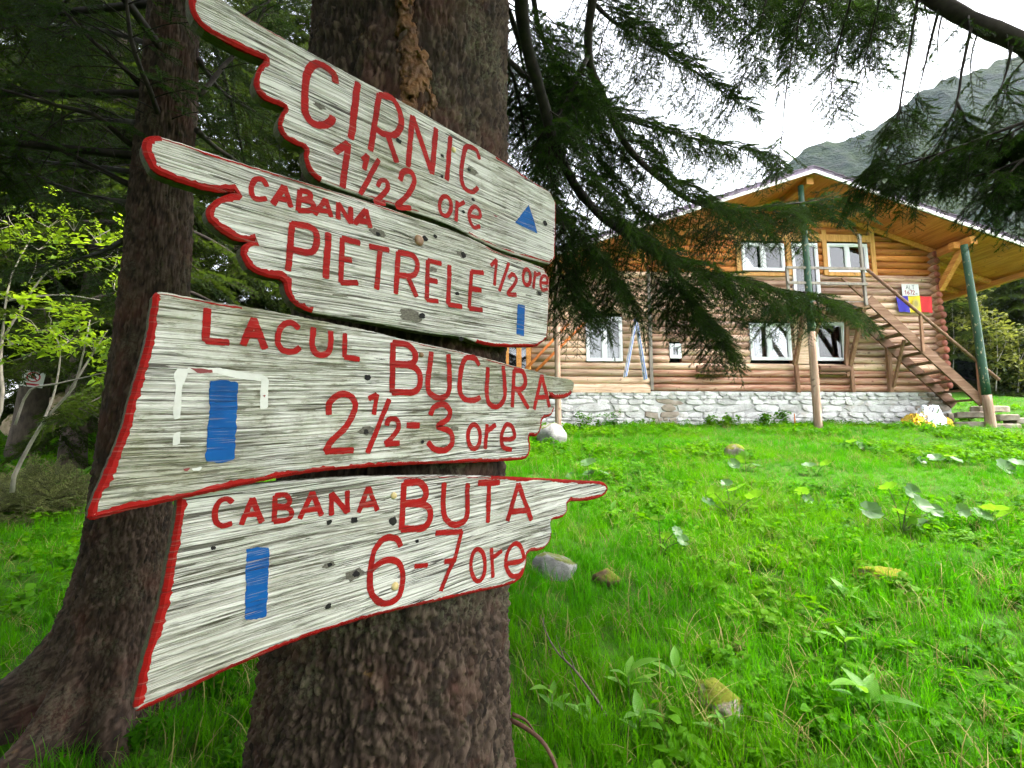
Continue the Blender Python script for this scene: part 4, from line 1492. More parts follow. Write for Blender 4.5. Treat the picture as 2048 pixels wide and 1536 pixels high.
crumple('silver_fold', 1832, 1884, 818, 852, -.62, M_FOILS, 3)
crumple('gold_fold', 1814, 1836, 832, 850, -.52, M_FOILG, 5)
crumple('gold_fold', 1826, 1860, 846, 858, -.85, M_FOILG, 9)
crumple('gold_fold', 1876, 1893, 838, 852, -.5, M_FOILG, 12)
# ------------------------------------------------------------------ trees: prototypes
def m_bark(name, c0, c1, c2, lichen=.5, red=.4, k=1.0):
    t = NT(name)
    v = t.coord('Object')
    a = t.noise(t.coord('Object', (1, 1, .45)), 55 * k, 6, .7)
    pl = t.n('Attribute', attribute_name='plate').outputs['Fac']
    a = t.math('ADD', t.math('MULTIPLY', a, .55), t.math('MULTIPLY', pl, .45))
    c = t.ramp(a, [(.22, c0), (.5, c1), (.80, c2)])
    rd = t.math('MULTIPLY', t.ramp(t.noise(v, 4.5, 5, .65), [(.52, 0.0), (.66, 1.0)]), red)
    c = t.mix(rd, c, (.135, .040, .026))
    lm = t.ramp(t.noise(v, 6.5, 3, .5), [(.54, 0.0), (.64, 1.0)])
    ls = t.ramp(t.noise(v, 90, 4, .7), [(.46, 0.0), (.56, 1.0)])
    lich = t.math('MULTIPLY', t.math('MULTIPLY', lm, ls), lichen)
    c = t.mix(lich, c, (.20, .205, .12))
    om = t.math('MULTIPLY', t.ramp(t.noise(v, 17, 4, .6), [(.69, 0.0), (.73, 1.0)]), lichen)
    c = t.mix(om, c, (.26, .155, .03))
    t.bump(t.noise(t.coord('Object', (1, 1, .4)), 150 * k, 5, .7), .6, .004)
    return t.fin(c, .9, .2)


M_BARK = m_bark('spruce_bark', (.008, .005, .0035), (.034, .022, .015), (.095, .067, .048), .22, .2)
M_BARK2 = m_bark('spruce_bark_redder', (.009, .006, .004), (.038, .024, .016), (.090, .061, .044), .15, .25, .8)
M_BARKFAR = m_plain('far_bark', (.035, .026, .020), (.11, .082, .065), 12, .9, .8, .02, (1, 1, .4))
M_TWIG = m_plain('twig_bark', (.012, .009, .007), (.040, .031, .024), 25, .9, .5, .002, var=.3)
M_RESIN = m_plain('orange_resin', (.05, .02, .007), (.17, .075, .02), 16, .55, .9, .008, var=.05)
M_NEEDLE = m_leaf('spruce_needles', (.010, .026, .005), (.029, .062, .009), (.075, .16, .013), .28, .55, .15)
M_NEEDLE_FAR = m_leaf('forest_needles', (.009, .019, .004), (.032, .052, .008), (.08, .13, .012), .3, .7, .08)
M_LEAF = m_leaf('spring_leaves', (.08, .155, .008), (.14, .22, .012), (.38, .56, .02), .5, .5, .2)
M_YLEAF = m_leaf('yellow_spring_leaves', (.05, .075, .010), (.11, .12, .018), (.18, .20, .03), .45, .6, .15)
M_PALEBARK = m_plain('pale_smooth_bark', (.16, .14, .11), (.32, .29, .24), 14, .8, .3, .003, var=.1)


def quads_obj(name, V, Q, mi, mats):
    me = arr_mesh(name, V, Q, mats, False)
    me.polygons.foreach_set('material_index', np.asarray(mi, np.int32))
    return proto(name, me)


def spray(name, seed, L, pairs, side, nlen, ndens, mats, nw=.0019, stem=.0016):
    """flat spray of a conifer twig along +X with side shoots, needles all round"""
    r = np.random.default_rng(seed)
    axes = [(np.zeros(3), np.array([L, 0, -.12 * L]))]
    for k in range(pairs):
        q = (k + .6) / (pairs + .4)
        for sg in (-1, 1):
            if r.random() < .12: continue
            ln = side * (1.15 - q * .75) * (.7 + .5 * r.random())
            a = R(38 + 20 * r.random())
            p0 = np.array([L * (q + .05 * (r.random() - .5)), 0, -.12 * L * q])
            axes.append((p0, p0 + ln * np.array([math.cos(a), sg * math.sin(a), -.12 - .25 * r.random()])))
    V, Q, M = [], [], []
    n0 = 0
    for p0, p1 in axes:
        ax = p1 - p0
        ln = np.linalg.norm(ax)
        ax = ax / ln
        u = norm(np.cross(ax, [0, 0, 1.0]))
        w = np.cross(u, ax)
        # stem, three sided
        for j in range(3):
            a0, a1 = 2 * math.pi * j / 3, 2 * math.pi * (j + 1) / 3
            for p, rr, aa in ((p0, stem, a0), (p0, stem, a1), (p1, stem * .5, a1), (p1, stem * .5, a0)):
                V.append(p + rr * (math.cos(aa) * u + math.sin(aa) * w))
            Q.append((n0, n0 + 1, n0 + 2, n0 + 3)); M.append(1); n0 += 4
        n = max(4, int(ln * ndens))
        tq = (np.arange(n) + r.random(n)) / n
        ph = r.normal(math.pi / 2, 1.5, n)
        rad = np.cos(ph)[:, None] * u + np.sin(ph)[:, None] * w
        el = R(48) + .3 * (r.random(n) - .5)
        d = np.cos(el)[:, None] * ax + np.sin(el)[:, None] * rad
        nl = nlen * (.7 + .5 * r.random(n))
        b = p0 + ax * (tq * ln)[:, None]
        s_ = norm(np.cross(d, rad + .01)) * nw / 2
        tip = b + d * nl[:, None]
        mid = b + d * (nl * .45)[:, None]
        VV = np.stack([b, mid + s_, tip, mid - s_], 1).reshape(-1, 3)
        V.extend(VV)
        Q.extend((n0 + np.arange(n)[:, None] * 4 + np.arange(4)).tolist())
        M += [0] * n
        n0 += 4 * n
    return quads_obj(name, np.array(V), np.array(Q), M, mats)


NEAR = [spray('near_spray_%d' % k, 40 + k, .17 + .03 * k, 5 + k % 2, .085, .0145, 800, [M_NEEDLE, M_TWIG]) for k in range(4)]
FAR = [spray('far_spray_%d' % k, 60 + k, .5, 7, .26, .05, 190, [M_NEEDLE_FAR, M_TWIG], .010, .004) for k in range(3)]


def leaf_shape(L, W, fold=.25, curl=.3, nseg=4, kind='ovate'):
    """one leaf along +X as quads, folded along its midrib and curling down"""
    t = np.linspace(0, 1, nseg + 1)
    if kind == 'ovate':
        w = W * np.sin(math.pi * np.clip(t * .96 + .02, 0, 1) ** .75)
    else:
        w = W * np.sin(math.pi * np.clip(t * .97 + .015, 0, 1))
    x = L * t
    z = -curl * L * t ** 2
    V, Q = [], []
    for k in range(nseg + 1):
        V += [(x[k], w[k], z[k] + fold * w[k]), (x[k], 0, z[k]), (x[k], -w[k], z[k] + fold * w[k])]
    for k in range(nseg):
        a = 3 * k
        Q += [(a, a + 1, a + 4, a + 3), (a + 1, a + 2, a + 5, a + 4)]
    return np.array(V), np.array(Q)


def cluster(name, seed, n, L, W, spread, mats, up=.5):
    r = np.random.default_rng(seed)
    V, Q, n0 = [], [], 0
    for k in range(n):
        lv, lq = leaf_shape(L * (.7 + .6 * r.random()), W * (.8 + .4 * r.random()), .2, .35, 3)
        az, el = r.random() * 2 * math.pi, (r.random() - .45) * 1.1 * up * 2
        m = Matrix.Rotation(az, 3, 'Z') @ Matrix.Rotation(-el, 3, 'Y') @ Matrix.Rotation((r.random() - .5) * 1.2, 3, 'X')
        lv = lv @ np.array(m).T + (r.random(3) - .5) * spread
        V.append(lv); Q.append(lq + n0); n0 += len(lv)
    return proto(name, arr_mesh(name, np.vstack(V), np.vstack(Q), mats, False))


LEAFC = [cluster('leaf_cluster_%d' % k, 80 + k, 7, .048, .016, .065, [M_LEAF]) for k in range(3)]
YLEAFC = [cluster('yellow_cluster_%d' % k, 90 + k, 22, .13, .045, .5, [M_YLEAF]) for k in range(3)]


class Foliage:
    def __init__(s, seed, protos):
        s.r = np.random.default_rng(seed)
        s.p, s.x, s.z, s.s, s.i = [], [], [], [], []
        s.tw = MB()
        s.protos = protos

    def put(s, p, d, sc, up=(0, 0, 1)):
        s.p.append(np.array(p, float)); s.x.append(np.array(d, float)); s.z.append(np.array(up, float) + .35 * (s.r.random(3) - .5))
        s.s.append(sc); s.i.append(int(s.r.integers(len(s.protos))))

    def build(s, parent, name='foliage', twmat=None, twname='twigs'):
        if s.p:
            s.o = instancer(name, s.p, mats_to_euler(np.array(s.x), np.array(s.z)), s.s, s.i, s.protos, parent); s.o['kind'] = 'stuff'
        if s.tw.n:
            s.tw.build(twname, twmat or M_TWIG, parent, True)['kind'] = 'stuff'

    def sec(s, p0, d0, L, droop=.25, r0=.0045, step=.06, sc=1.0, bare=.12, nseg=7, wob=.12, angle=.7):
        """a drooping branchlet with sprays to both sides"""
        p, d = np.array(p0, float), norm(d0)
        P = [p.copy()]
        for k in range(nseg):
            d = norm(d + np.array([0, 0, -droop]) * (.5 + .5 * k / nseg) + wob * (s.r.random(3) - .5))
            p = p + d * L / nseg
            P.append(p.copy())
        P = np.array(P)
        s.tw.tube(P, np.linspace(r0, r0 * .35, len(P)), 4, 0, False)
        cum = np.linspace(0, L, nseg + 1)
        q = bare * L + step * s.r.random()
        sg = 1 if s.r.random() < .5 else -1
        while q < L:
            k = min(int(q / L * nseg), nseg - 1)
            f = q / L * nseg - k
            pt = P[k] * (1 - f) + P[k + 1] * f
            t = norm(P[k + 1] - P[k])
            lat = np.cross(t, [0, 0, 1.0])
            if np.linalg.norm(lat) < .2:
                a = s.r.random() * 6.28
                lat = np.array([math.cos(a), math.sin(a), 0])
            lat = norm(lat)
            dr = norm(t * (1 - angle * .4) + lat * sg * angle + np.array([0, 0, -.18]) + .25 * (s.r.random(3) - .5))
            s.put(pt, dr, sc * (.65 + .6 * s.r.random()) * (1.1 - .35 * q / L))
            sg = -sg
            q += step * (.6 + .8 * s.r.random())
        s.put(P[-1], norm(P[-1] - P[-2]), sc * .8)
        return P


def limb(parent, F, path, r0, r1, mat, start=.1, step=.075, slen=(.25, .5), droop=.25, spstep=.06, sc=1.0, bare=.12, sides=9, down=.15, end_scale=.6, name='branch', out=.9, dens_fn=None):
    """main limb as a part, with branchlets and sprays"""
    path = np.asarray(path, float)
    step, spstep = step * .60, spstep * .76
    ln = np.linalg.norm(np.diff(path, axis=0), axis=1).sum()
    n = max(8, int(ln / .06))
    P = smooth(path, n)
    P = P + (fbm(P * 7, 3, 5)[:, None] - .5) * .02
    rad = np.linspace(r0, r1, n) * (1 + .16 * (F.r.random(n) - .5))
    m = MB()
    m.tube(P, rad, sides)
    m.build(name, mat, parent, True)
    q = start * ln
    sg = 1
    while q < ln:
        k = min(int(q / ln * (n - 1)), n - 2)
        t = norm(P[k + 1] - P[k])
        lat = norm(np.cross(t, [0, 0, 1.0]) + 1e-4)
        u = q / ln
        L = (slen[0] + (slen[1] - slen[0]) * F.r.random()) * (1 - (1 - end_scale) * u)
        d = norm(t * .55 + lat * sg * out + np.array([0, 0, -down]) + .35 * (F.r.random(3) - .5))
        if dens_fn is None or F.r.random() < dens_fn(u):
            F.sec(P[k], d, L, droop, .0045, spstep, sc, bare)
        sg = -sg
        q += step * (.6 + .8 * F.r.random())
    F.put(P[-1], norm(P[-1] - P[-2]), sc)
    return P


def trunk_mesh(name, path, rfun, nth, zs, mat, amp=.006, plate=(.022, .05), ridge=.012, seed=0, lobes=()):
    """bark surface: path(z) gives the axis, rfun(z) the radius, lobes are root flares (angle, width, reach, height)"""
    zs = np.asarray(zs, float)
    th = np.linspace(0, 2 * math.pi, nth, endpoint=False)
    TH, Z = np.meshgrid(th, zs)
    c = np.array([path(z) for z in zs])
    r = np.array([rfun(z) for z in zs])[:, None] * np.ones_like(TH)
    r = r * (1 + .05 * (fbm(np.stack([np.cos(TH) * 1.3, np.sin(TH) * 1.3, Z * .9], -1), 2, seed) - .5) * 2)
    for a, w, reach, h, z0 in lobes:
        dth = np.angle(np.exp(1j * (TH - a)))
        r = r + reach * np.exp(-np.clip(Z - z0, -.1, None) / h) * np.exp(-(dth / w) ** 2)
    X, Y = np.cos(TH) * r, np.sin(TH) * r
    if amp:
        p = np.stack([X, Y, Z], -1)
        warp = (fbm(p * 14, 2, seed + 2)[..., None] - .5) * .05
        f1, f2, cid = worley((p + warp) / np.array([plate[0], plate[0], plate[1]]), seed, True)
        e = np.clip((f2 - f1) / .22, 0, 1)
        dsp = amp * (e - .5) + amp * .9 * (cid - .5) * e + ridge * (fbm(p / np.array([.05, .05, .30]), 4, seed + 3) - .5) * 2 + amp * 1.1 * (fbm(p * 95, 3, seed + 7) - .5) + amp * .8 * (np.sin(f1 * 9) * .3)
        r = r + dsp
        X, Y = np.cos(TH) * r, np.sin(TH) * r
    V = np.stack([X + c[:, None, 0], Y + c[:, None, 1], Z], -1)
    me = grid_mesh(name, V, mat, True)
    if amp:
        at_ = me.attributes.new('plate', 'FLOAT', 'POINT')
        at_.data.foreach_set('value', cid.astype(np.float32).ravel())
    return me


# ------------------------------------------------------------------ the spruce that carries the boards
G0 = float(g(*TREE))
spr = empty('spruce_tree')
tag(spr, 'thick dark spruce trunk in the foreground carrying the four boards', 'tree')


def tpath(z):
    return (TREE[0] + .010 * (z - 1.5), TREE[1])


def trad(z):
    return .298 - .012 * (z - 1.5) + .10 * math.exp(-(z - G0) / .28) if z < 3.2 else max(.03, .278 - .017 * (z - 3.2))


zs = np.concatenate([np.linspace(G0 - .25, G0 + .3, 12), np.linspace(G0 + .32, 1.2, 160), np.linspace(1.205, 2.95, 190), np.linspace(3.0, 13.5, 40)])
obj('trunk', trunk_mesh('trunk', tpath, trad, 520, zs, M_BARK, .0085, (.0105, .025), .018, 3, [(R(-150), .5, .10, .3, G0), (R(-60), .45, .12, .3, G0), (R(40), .5, .1, .3, G0)]), spr)
# resin that has run down the bark
rr = np.random.default_rng(5)


def on_trunk(u, v):
    """point of the bark surface behind photo pixel (u, v)"""
    d = ray(u, v)
    for t_ in np.arange(.5, 2.5, .004):
        p = CAM + d * t_
        c = tpath(p[2])
        if math.hypot(p[0] - c[0], p[1] - c[1]) < trad(p[2]):
            return p
    return CAM + d * 1.2


nu, nv = 90, 150
UU, VV = np.meshgrid(np.linspace(735, 880, nu), np.linspace(-20, 310, nv))
cx_ = np.interp(VV, [-20, 60, 120, 200, 310], [808, 815, 822, 822, 800])
wd = np.interp(VV, [-20, 60, 120, 200, 260, 310], [20, 24, 34, 48, 52, 24])
nz_ = fbm(np.stack([UU / 18, VV / 22, UU * 0], -1), 4, 71)
lump = fbm(np.stack([UU / 14, VV / 18, UU * 0 + 4], -1), 3, 73)
prof = 1 - ((UU - cx_) / wd) ** 2 + 2.4 * (nz_ - .5) - np.clip((VV - 270) / 40, 0, 1) * 1.5
off = -.016 + .030 * np.clip(prof, 0, 1) ** .6 + .020 * (lump - .5) * np.clip(prof * 2, 0, 1)
V = np.zeros((nv, nu, 3))
for i_ in range(nv):
    for j_ in range(nu):
        d_ = ray(UU[i_, j_], VV[i_, j_])
        # meet the trunk cylinder (radius nearly constant here)
        rr0 = .287 + off[i_, j_]
        ox_, oy_ = CAM[0] - TREE[0] - .012, CAM[1] - TREE[1]
        a_ = d_[0] ** 2 + d_[1] ** 2
        b_ = d_[0] * ox_ + d_[1] * oy_
        c_ = ox_ ** 2 + oy_ ** 2 - rr0 ** 2
        t_ = (-b_ - math.sqrt(max(b_ * b_ - a_ * c_, 0))) / a_
        V[i_, j_] = CAM + d_ * t_
obj('resin_crust', grid_mesh('resin_crust', V, M_RESIN), spr)

FM = Foliage(21, NEAR)


def px3(*pts):
    return [at(u, v, Y) for u, v, Y in pts]


B = dict(mat=M_TWIG)
limb(spr, FM, px3((985, -160, 1.55), (1035, -50, 1.7), (1048, 70, 1.85), (1085, 200, 2.0), (1120, 310, 2.15), (1175, 405, 2.3), (1262, 478, 2.5), (1360, 530, 2.75), (1480, 562, 3.0), (1600, 590, 3.2), (1660, 600, 3.3)), .030, .007, M_TWIG, .22, .075, (.20, .45), .22, .058, 1.0, .1, 9, .1, .9)
limb(spr, FM, px3((1330, 520, 2.68), (1352, 570, 2.7), (1385, 610, 2.75), (1430, 650, 2.8), (1450, 700, 2.85)), .011, .004, M_TWIG, .1, .045, (.14, .30), .3, .045, 1.0)
limb(spr, FM, px3((1200, -140, 2.0), (1186, -20, 2.2), (1176, 105, 2.35), (1205, 190, 2.5), (1250, 285, 2.65), (1305, 345, 2.8), (1380, 400, 3.0), (1470, 420, 3.2), (1560, 410, 3.4), (1650, 400, 3.6)), .026, .006, M_TWIG, .3, .07, (.20, .42), .22, .058, 1.0, .1, 9, .1, 1.0)
limb(spr, FM, px3((1176, 112, 2.36), (1140, 190, 2.2), (1105, 260, 2.1), (1095, 340, 2.1)), .016, .005, M_TWIG, .15, .06, (.15, .3), .3, .055, .9)
limb(spr, FM, px3((1055, -80, 2.1), (1080, 60, 2.3), (1130, 160, 2.6), (1180, 260, 2.8), (1260, 330, 3.0)), .015, .005, M_TWIG, .15, .06, (.22, .45), .3, .065, .9)
limb(spr, FM, px3((1000, 110, 1.9), (1080, 170, 2.3), (1190, 215, 2.8), (1320, 260, 3.2), (1450, 290, 3.6), (1540, 310, 3.8)), .014, .004, M_TWIG, .2, .06, (.22, .48), .28, .075, .95)
limb(spr, FM, px3((1010, 330, 1.8), (1090, 400, 2.1), (1150, 470, 2.3), (1210, 540, 2.5), (1250, 600, 2.7)), .012, .004, M_TWIG, .2, .05, (.18, .40), .35, .06, .9)
limb(spr, FM, px3((1100, 460, 2.3), (1120, 540, 2.35), (1150, 590, 2.4), (1190, 620, 2.5)), .008, .003, M_TWIG, .1, .05, (.15, .3), .35, .05, .9)
limb(spr, FM, px3((1100, -120, 2.2), (1200, 20, 2.7), (1300, 90, 3.1), (1400, 150, 3.5), (1480, 210, 3.8)), .016, .004, M_TWIG, .15, .06, (.22, .45), .3, .075, .95)
limb(spr, FM, px3((1020, 20, 2.0), (1060, 130, 2.5), (1130, 240, 3.0), (1230, 380, 3.4), (1320, 450, 3.6)), .012, .004, M_TWIG, .15, .06, (.25, .45), .3, .08, .95)
limb(spr, FM, px3((1150, -200, 2.3), (1260, -90, 2.8), (1400, -30, 3.2), (1540, -5, 3.5), (1680, -10, 3.8), (1780, -30, 4.0)), .020, .006, M_TWIG, .15, .085, (.30, .62), .42, .07, 1.0, .08, 9, .5, 1.0)
limb(spr, FM, px3((1280, -140, 3.0), (1440, -60, 3.3), (1560, -20, 3.4), (1680, 0, 3.5), (1790, 40, 3.6)), .016, .005, M_TWIG, .2, .075, (.25, .55), .42, .07, 1.0, .08, 9, .5, 1.0)
limb(spr, FM, px3((985, -90, 1.6), (1030, 60, 2.2), (1060, 190, 2.7), (1095, 320, 3.1)), .012, .004, M_TWIG, .2, .07, (.2, .42), .3, .06, .95)
limb(spr, FM, px3((990, 40, 1.75), (1035, 190, 2.4), (1062, 320, 2.8), (1110, 450, 3.1)), .012, .004, M_TWIG, .2, .07, (.2, .42), .3, .06, .95)
# unseen crown above the frame, which shades the trunk and boards
rc = np.random.default_rng(77)
FC = Foliage(22, FAR)
for k in range(62):
    az = rc.random() * 2 * math.pi
    z0 = 3.4 + 8.7 * (k / 62)
    L = (2.7 - 2.0 * k / 62) * (.8 + .4 * rc.random())
    c = np.array([TREE[0], TREE[1], z0])
    d = np.array([math.cos(az), math.sin(az), 0])
    pts = [c + d * .2, c + d * L * .4 + [0, 0, -.05], c + d * L * .75 + [0, 0, -.28], c + d * L + [0, 0, -.45]]
    P = smooth(pts, 9)
    if np.any(P[:, 2] < EYE + 1.0 + 1.12 * np.maximum(P[:, 1], 0)) and d[1] > -.5: continue
    FC.tw.tube(P, np.linspace(.03, .006, 9), 5, 0, False)
    for q in np.arange(.3, L, .16):
        f = q / L * 8
        i0 = min(int(f), 7)
        pt = P[i0] + (P[i0 + 1] - P[i0]) * (f - i0)
        lat = np.cross(d, [0, 0, 1.0])
        for sg in (-1, 1):
            FC.put(pt, d * .6 + lat * sg * .8 + np.array([0, 0, -.35]), .8 + .4 * rc.random())
FC.build(spr, 'crown', None, 'crown_branches')
FM.build(spr, 'foliage')

# ------------------------------------------------------------------ a second spruce, out of frame on the right: its limbs hang into view
spr2 = empty('spruce_tree')
tag(spr2, 'spruce whose thick limb and drooping needled twigs hang in from the upper right', 'tree')
T2 = (3.3, 1.25)
G2 = float(g(*T2))
obj('trunk', trunk_mesh('trunk', lambda z: T2, lambda z: max(.03, .24 - .016 * (z - G2)) + .08 * math.exp(-(z - G2) / .3), 60, np.linspace(G2 - .2, 13, 90), M_BARKFAR, .006, (.05, .08), .01, 8), spr2)
F2 = Foliage(31, NEAR)
limb(spr2, F2, [np.array([T2[0], T2[1], 2.75])] + px3((2250, 190, 1.72), (2048, 88, 1.75), (1960, 50, 1.8), (1900, 18, 1.85), (1820, -34, 1.95), (1700, -120, 2.2)), .046, .024, M_TWIG, .45, .16, (.12, .3), .5, .08, .8, .3, 12, .6)
limb(spr2, F2, [np.array([T2[0] - .1, T2[1], 2.5])] + px3((2200, 190, 1.5), (2080, 232, 1.55), (1985, 268, 1.6), (1900, 300, 1.7), (1820, 325, 1.8), (1730, 350, 1.9)), .012, .004, M_TWIG, .42, .050, (.08, .18), .30, .05, .85, .08, 7, .35, 1.0)
limb(spr2, F2, [np.array([T2[0] - .1, T2[1], 2.5])] + px3((2220, 250, 1.45), (2110, 292, 1.5), (2050, 315, 1.5), (1995, 340, 1.55), (1950, 352, 1.6)), .010, .004, M_TWIG, .45, .034, (.10, .19), .35, .042, .9, .08, 7, .35, 1.0)
limb(spr2, F2, [np.array([T2[0] - .1, T2[1], 2.7])] + px3((2240, 150, 1.5), (2120, 210, 1.55), (2050, 250, 1.6), (1985, 285, 1.65)), .012, .004, M_TWIG, .45, .03, (.10, .22), .35, .04, .9, .08, 7, .35)
# hanging branchlets of the thick limb
for pts, bare in ((((1838, -20, 1.93), (1822, 80, 1.92), (1806, 170, 1.9), (1792, 250, 1.88), (1770, 310, 1.88), (1740, 350, 1.9)), .55),
                  (((1945, 42, 1.81), (1924, 140, 1.8), (1914, 205, 1.8), (1890, 262, 1.8), (1850, 320, 1.82)), .62),
                  (((1914, 205, 1.8), (1930, 240, 1.78), (1944, 290, 1.75)), .2),
                  (((1880, 10, 1.86), (1862, 80, 1.9), (1850, 130, 1.92), (1835, 190, 1.95)), .9),
                  (((2026, 80, 1.76), (2014, 140, 1.74), (2000, 180, 1.72)), .85),
                  (((1770, -50, 2.0), (1745, 60, 2.1), (1720, 150, 2.2)), .2),
                  (((1720, -60, 2.1), (1690, 40, 2.2), (1668, 130, 2.3), (1660, 200, 2.35)), .2),
                  (((1640, -60, 2.4), (1600, 30, 2.5), (1590, 120, 2.55)), .15),
                  (((1545, -60, 2.6), (1520, 50, 2.7), (1500, 120, 2.75), (1480, 170, 2.8)), .15),
                  (((1590, 60, 3.0), (1570, 200, 3.0), (1562, 290, 3.0), (1555, 320, 3.0)), .75)):
    P = smooth(px3(*pts), 9)
    F2.tw.tube(P, np.linspace(.007, .002, 9), 5, 0, False)
    Lh = np.linalg.norm(np.diff(P, axis=0), axis=1).sum()
    q = bare
    sg = 1
    while q < 1:
        k = min(int(q * 8), 7)
        pt = P[k] + (P[k + 1] - P[k]) * (q * 8 - k)
        t_ = norm(P[k + 1] - P[k])
        a = F2.r.random() * 6.28
        lat = np.array([math.cos(a), .6 * math.sin(a), 0])
        if F2.r.random() < .5:
            F2.sec(pt, norm(t_ * .7 + lat * .8), .10 + .10 * F2.r.random(), .3, .002, .035, .75, .1, 4)
        else:
            F2.put(pt, norm(t_ * .6 + lat * .8), .7 + .4 * F2.r.random())
        q += .030 / Lh
    F2.put(P[-1], norm(P[-1] - P[-2]), .8)
FC = Foliage(33, FAR)
rc = np.random.default_rng(78)
for k in range(60):
    az = rc.random() * 2 * math.pi
    z0 = 4.2 + 7.8 * (k / 60)
    L = (2.6 - 1.9 * k / 60) * (.8 + .4 * rc.random())
    c = np.array([T2[0], T2[1], z0]); d = np.array([math.cos(az), math.sin(az), 0])
    P = smooth([c, c + d * L * .4 + [0, 0, -.05], c + d * L * .75 + [0, 0, -.25], c + d * L + [0, 0, -.4]], 9)
    if np.any(P[:, 2] < EYE + 1.0 + 1.12 * np.maximum(P[:, 1], 0)) and d[1] > -.5: continue
    FC.tw.tube(P, np.linspace(.03, .006, 9), 5, 0, False)
    for q in np.arange(.3, L, .2):
        f = q / L * 8; i0 = min(int(f), 7)
        pt = P[i0] + (P[i0 + 1] - P[i0]) * (f - i0)
        lat = np.cross(d, [0, 0, 1.0])
        for sg in (-1, 1):
            FC.put(pt, d * .6 + lat * sg * .8 + np.array([0, 0, -.35]), .8 + .4 * rc.random())
FC.build(spr2, 'crown', None, 'crown_branches')
F2.build(spr2, 'foliage')

# ------------------------------------------------------------------ the slimmer spruce on the left with flaring roots
spr3 = empty('spruce_tree')
tag(spr3, 'slimmer spruce at left with root flare and bare whiskery branches, behind the boards', 'tree')
Y3 = 2.37
lp = np.array([at(u, v, Y3) for u, v in ((232, 1330), (262, 1000), (300, 700), (318, 500), (338, 200), (350, 0))])
G3 = float(g(lp[0][0], Y3))


def p3(z):
    x = np.interp(z, lp[:, 2], lp[:, 0]) if z < lp[-1][2] else lp[-1][0] + (z - lp[-1][2]) * .02
    return (x, Y3)


def r3(z):
    return max(.03, .168 - .016 * (z - .6)) + .035 * math.exp(-(z - G3) / .35)


zs = np.concatenate([np.linspace(G3 - .25, 1.4, 150), np.linspace(1.41, 3.9, 130), np.linspace(4, 12, 30)])
obj('trunk', trunk_mesh('trunk', p3, r3, 260, zs, M_BARK2, .008, (.014, .030), .015, 11,
                        [(R(197), .30, .62, .20, G3), (R(262), .26, .30, .17, G3), (R(310), .3, .16, .22, G3), (R(30), .4, .15, .25, G3), (R(120), .4, .2, .25, G3)]), spr3)
F3 = Foliage(41, NEAR)
r_ = np.random.default_rng(13)
for (u0, v0, pts) in ((262, 372, ((180, 330, 2.3), (90, 285, 2.2), (-30, 232, 2.1))), (268, 345, ((150, 330, 2.6), (40, 318, 2.8), (-60, 300, 3.0))),
                      (272, 300, ((200, 235, 2.2), (110, 210, 2.1), (-40, 165, 2.0))), (280, 245, ((190, 240, 2.7), (80, 245, 3.0), (-40, 240, 3.2))),
                      (285, 178, ((240, 130, 2.2), (180, 80, 2.1), (110, 0, 2.0), (90, -60, 2.0))), (330, 270, ((290, 160, 2.1), (262, 80, 2.0), (255, 0, 1.95), (250, -60, 1.9))),
                      (300, 90, ((200, 60, 2.5), (90, 50, 2.8), (-30, 40, 3.0))), (265, 405, ((170, 390, 2.6), (60, 350, 2.8), (-50, 345, 3.0))), (250, 480, ((200, 505, 2.7), (120, 530, 3.0), (60, 550, 3.2))),
                      (395, 260, ((440, 300, 2.6), (500, 340, 2.8), (560, 350, 3.0))), (400, 190, ((450, 130, 2.5), (500, 70, 2.6), (540, 0, 2.7))), (398, 120, ((440, 180, 2.7), (500, 220, 2.9), (580, 260, 3.2))),
                      (380, 30, ((440, 60, 2.6), (520, 10, 2.8), (600, -30, 3.0)))):
    a = at(u0, v0, Y3)
    limb(spr3, F3, [a] + [at(*q) for q in pts], .013 + .004 * r_.random(), .005, M_TWIG, .1, .085, (.16, .45), .12, .11, .8, .35, 7, .05, .9, 'branch', .8, lambda u: .5 + .4 * u)
# bare whiskers
for k in range(150):
    u, v = -20 + 270 * r_.random(), 20 + 420 * r_.random()
    Yw = 2.1 + 1.6 * r_.random()
    a = at(u, v, Yw)
    d = norm(np.array([r_.normal(), r_.normal() * .5, -.5 + r_.normal() * .5]))
    L = .12 + .3 * r_.random()
    F3.tw.tube(smooth([a, a + d * L * .5, a + d * L + [0, 0, -.06]], 5), np.linspace(.0022, .0008, 5), 3, 0, False)
FC = Foliage(42, FAR)
for k in range(46):
    az = r_.random() * 2 * math.pi
    z0 = 2.6 + 8.5 * (k / 46)
    L = (2.5 - 1.7 * k / 46) * (.8 + .4 * r_.random())
    c = np.array([*p3(z0), z0]); d = np.array([math.cos(az), math.sin(az), 0])
    P = smooth([c + d * .1, c + d * L * .45 + [0, 0, -.08], c + d * L * .8 + [0, 0, -.3], c + d * L + [0, 0, -.5]], 9)
    if k < 8 and math.cos(az) > .2: continue
    FC.tw.tube(P, np.linspace(.022, .005, 9), 5, 0, False)
    for q in np.arange(.5, L, .17):
        f = q / L * 8; i0 = min(int(f), 7)
        pt = P[i0] + (P[i0 + 1] - P[i0]) * (f - i0)
        lat = np.cross(d, [0, 0, 1.0])
        for sg in (-1, 1):
            FC.put(pt, d * .6 + lat * sg * .8 + np.array([0, 0, -.3]), .5 + .35 * r_.random())
FC.build(spr3, 'crown', None, 'crown_branches')
F3.build(spr3, 'foliage')


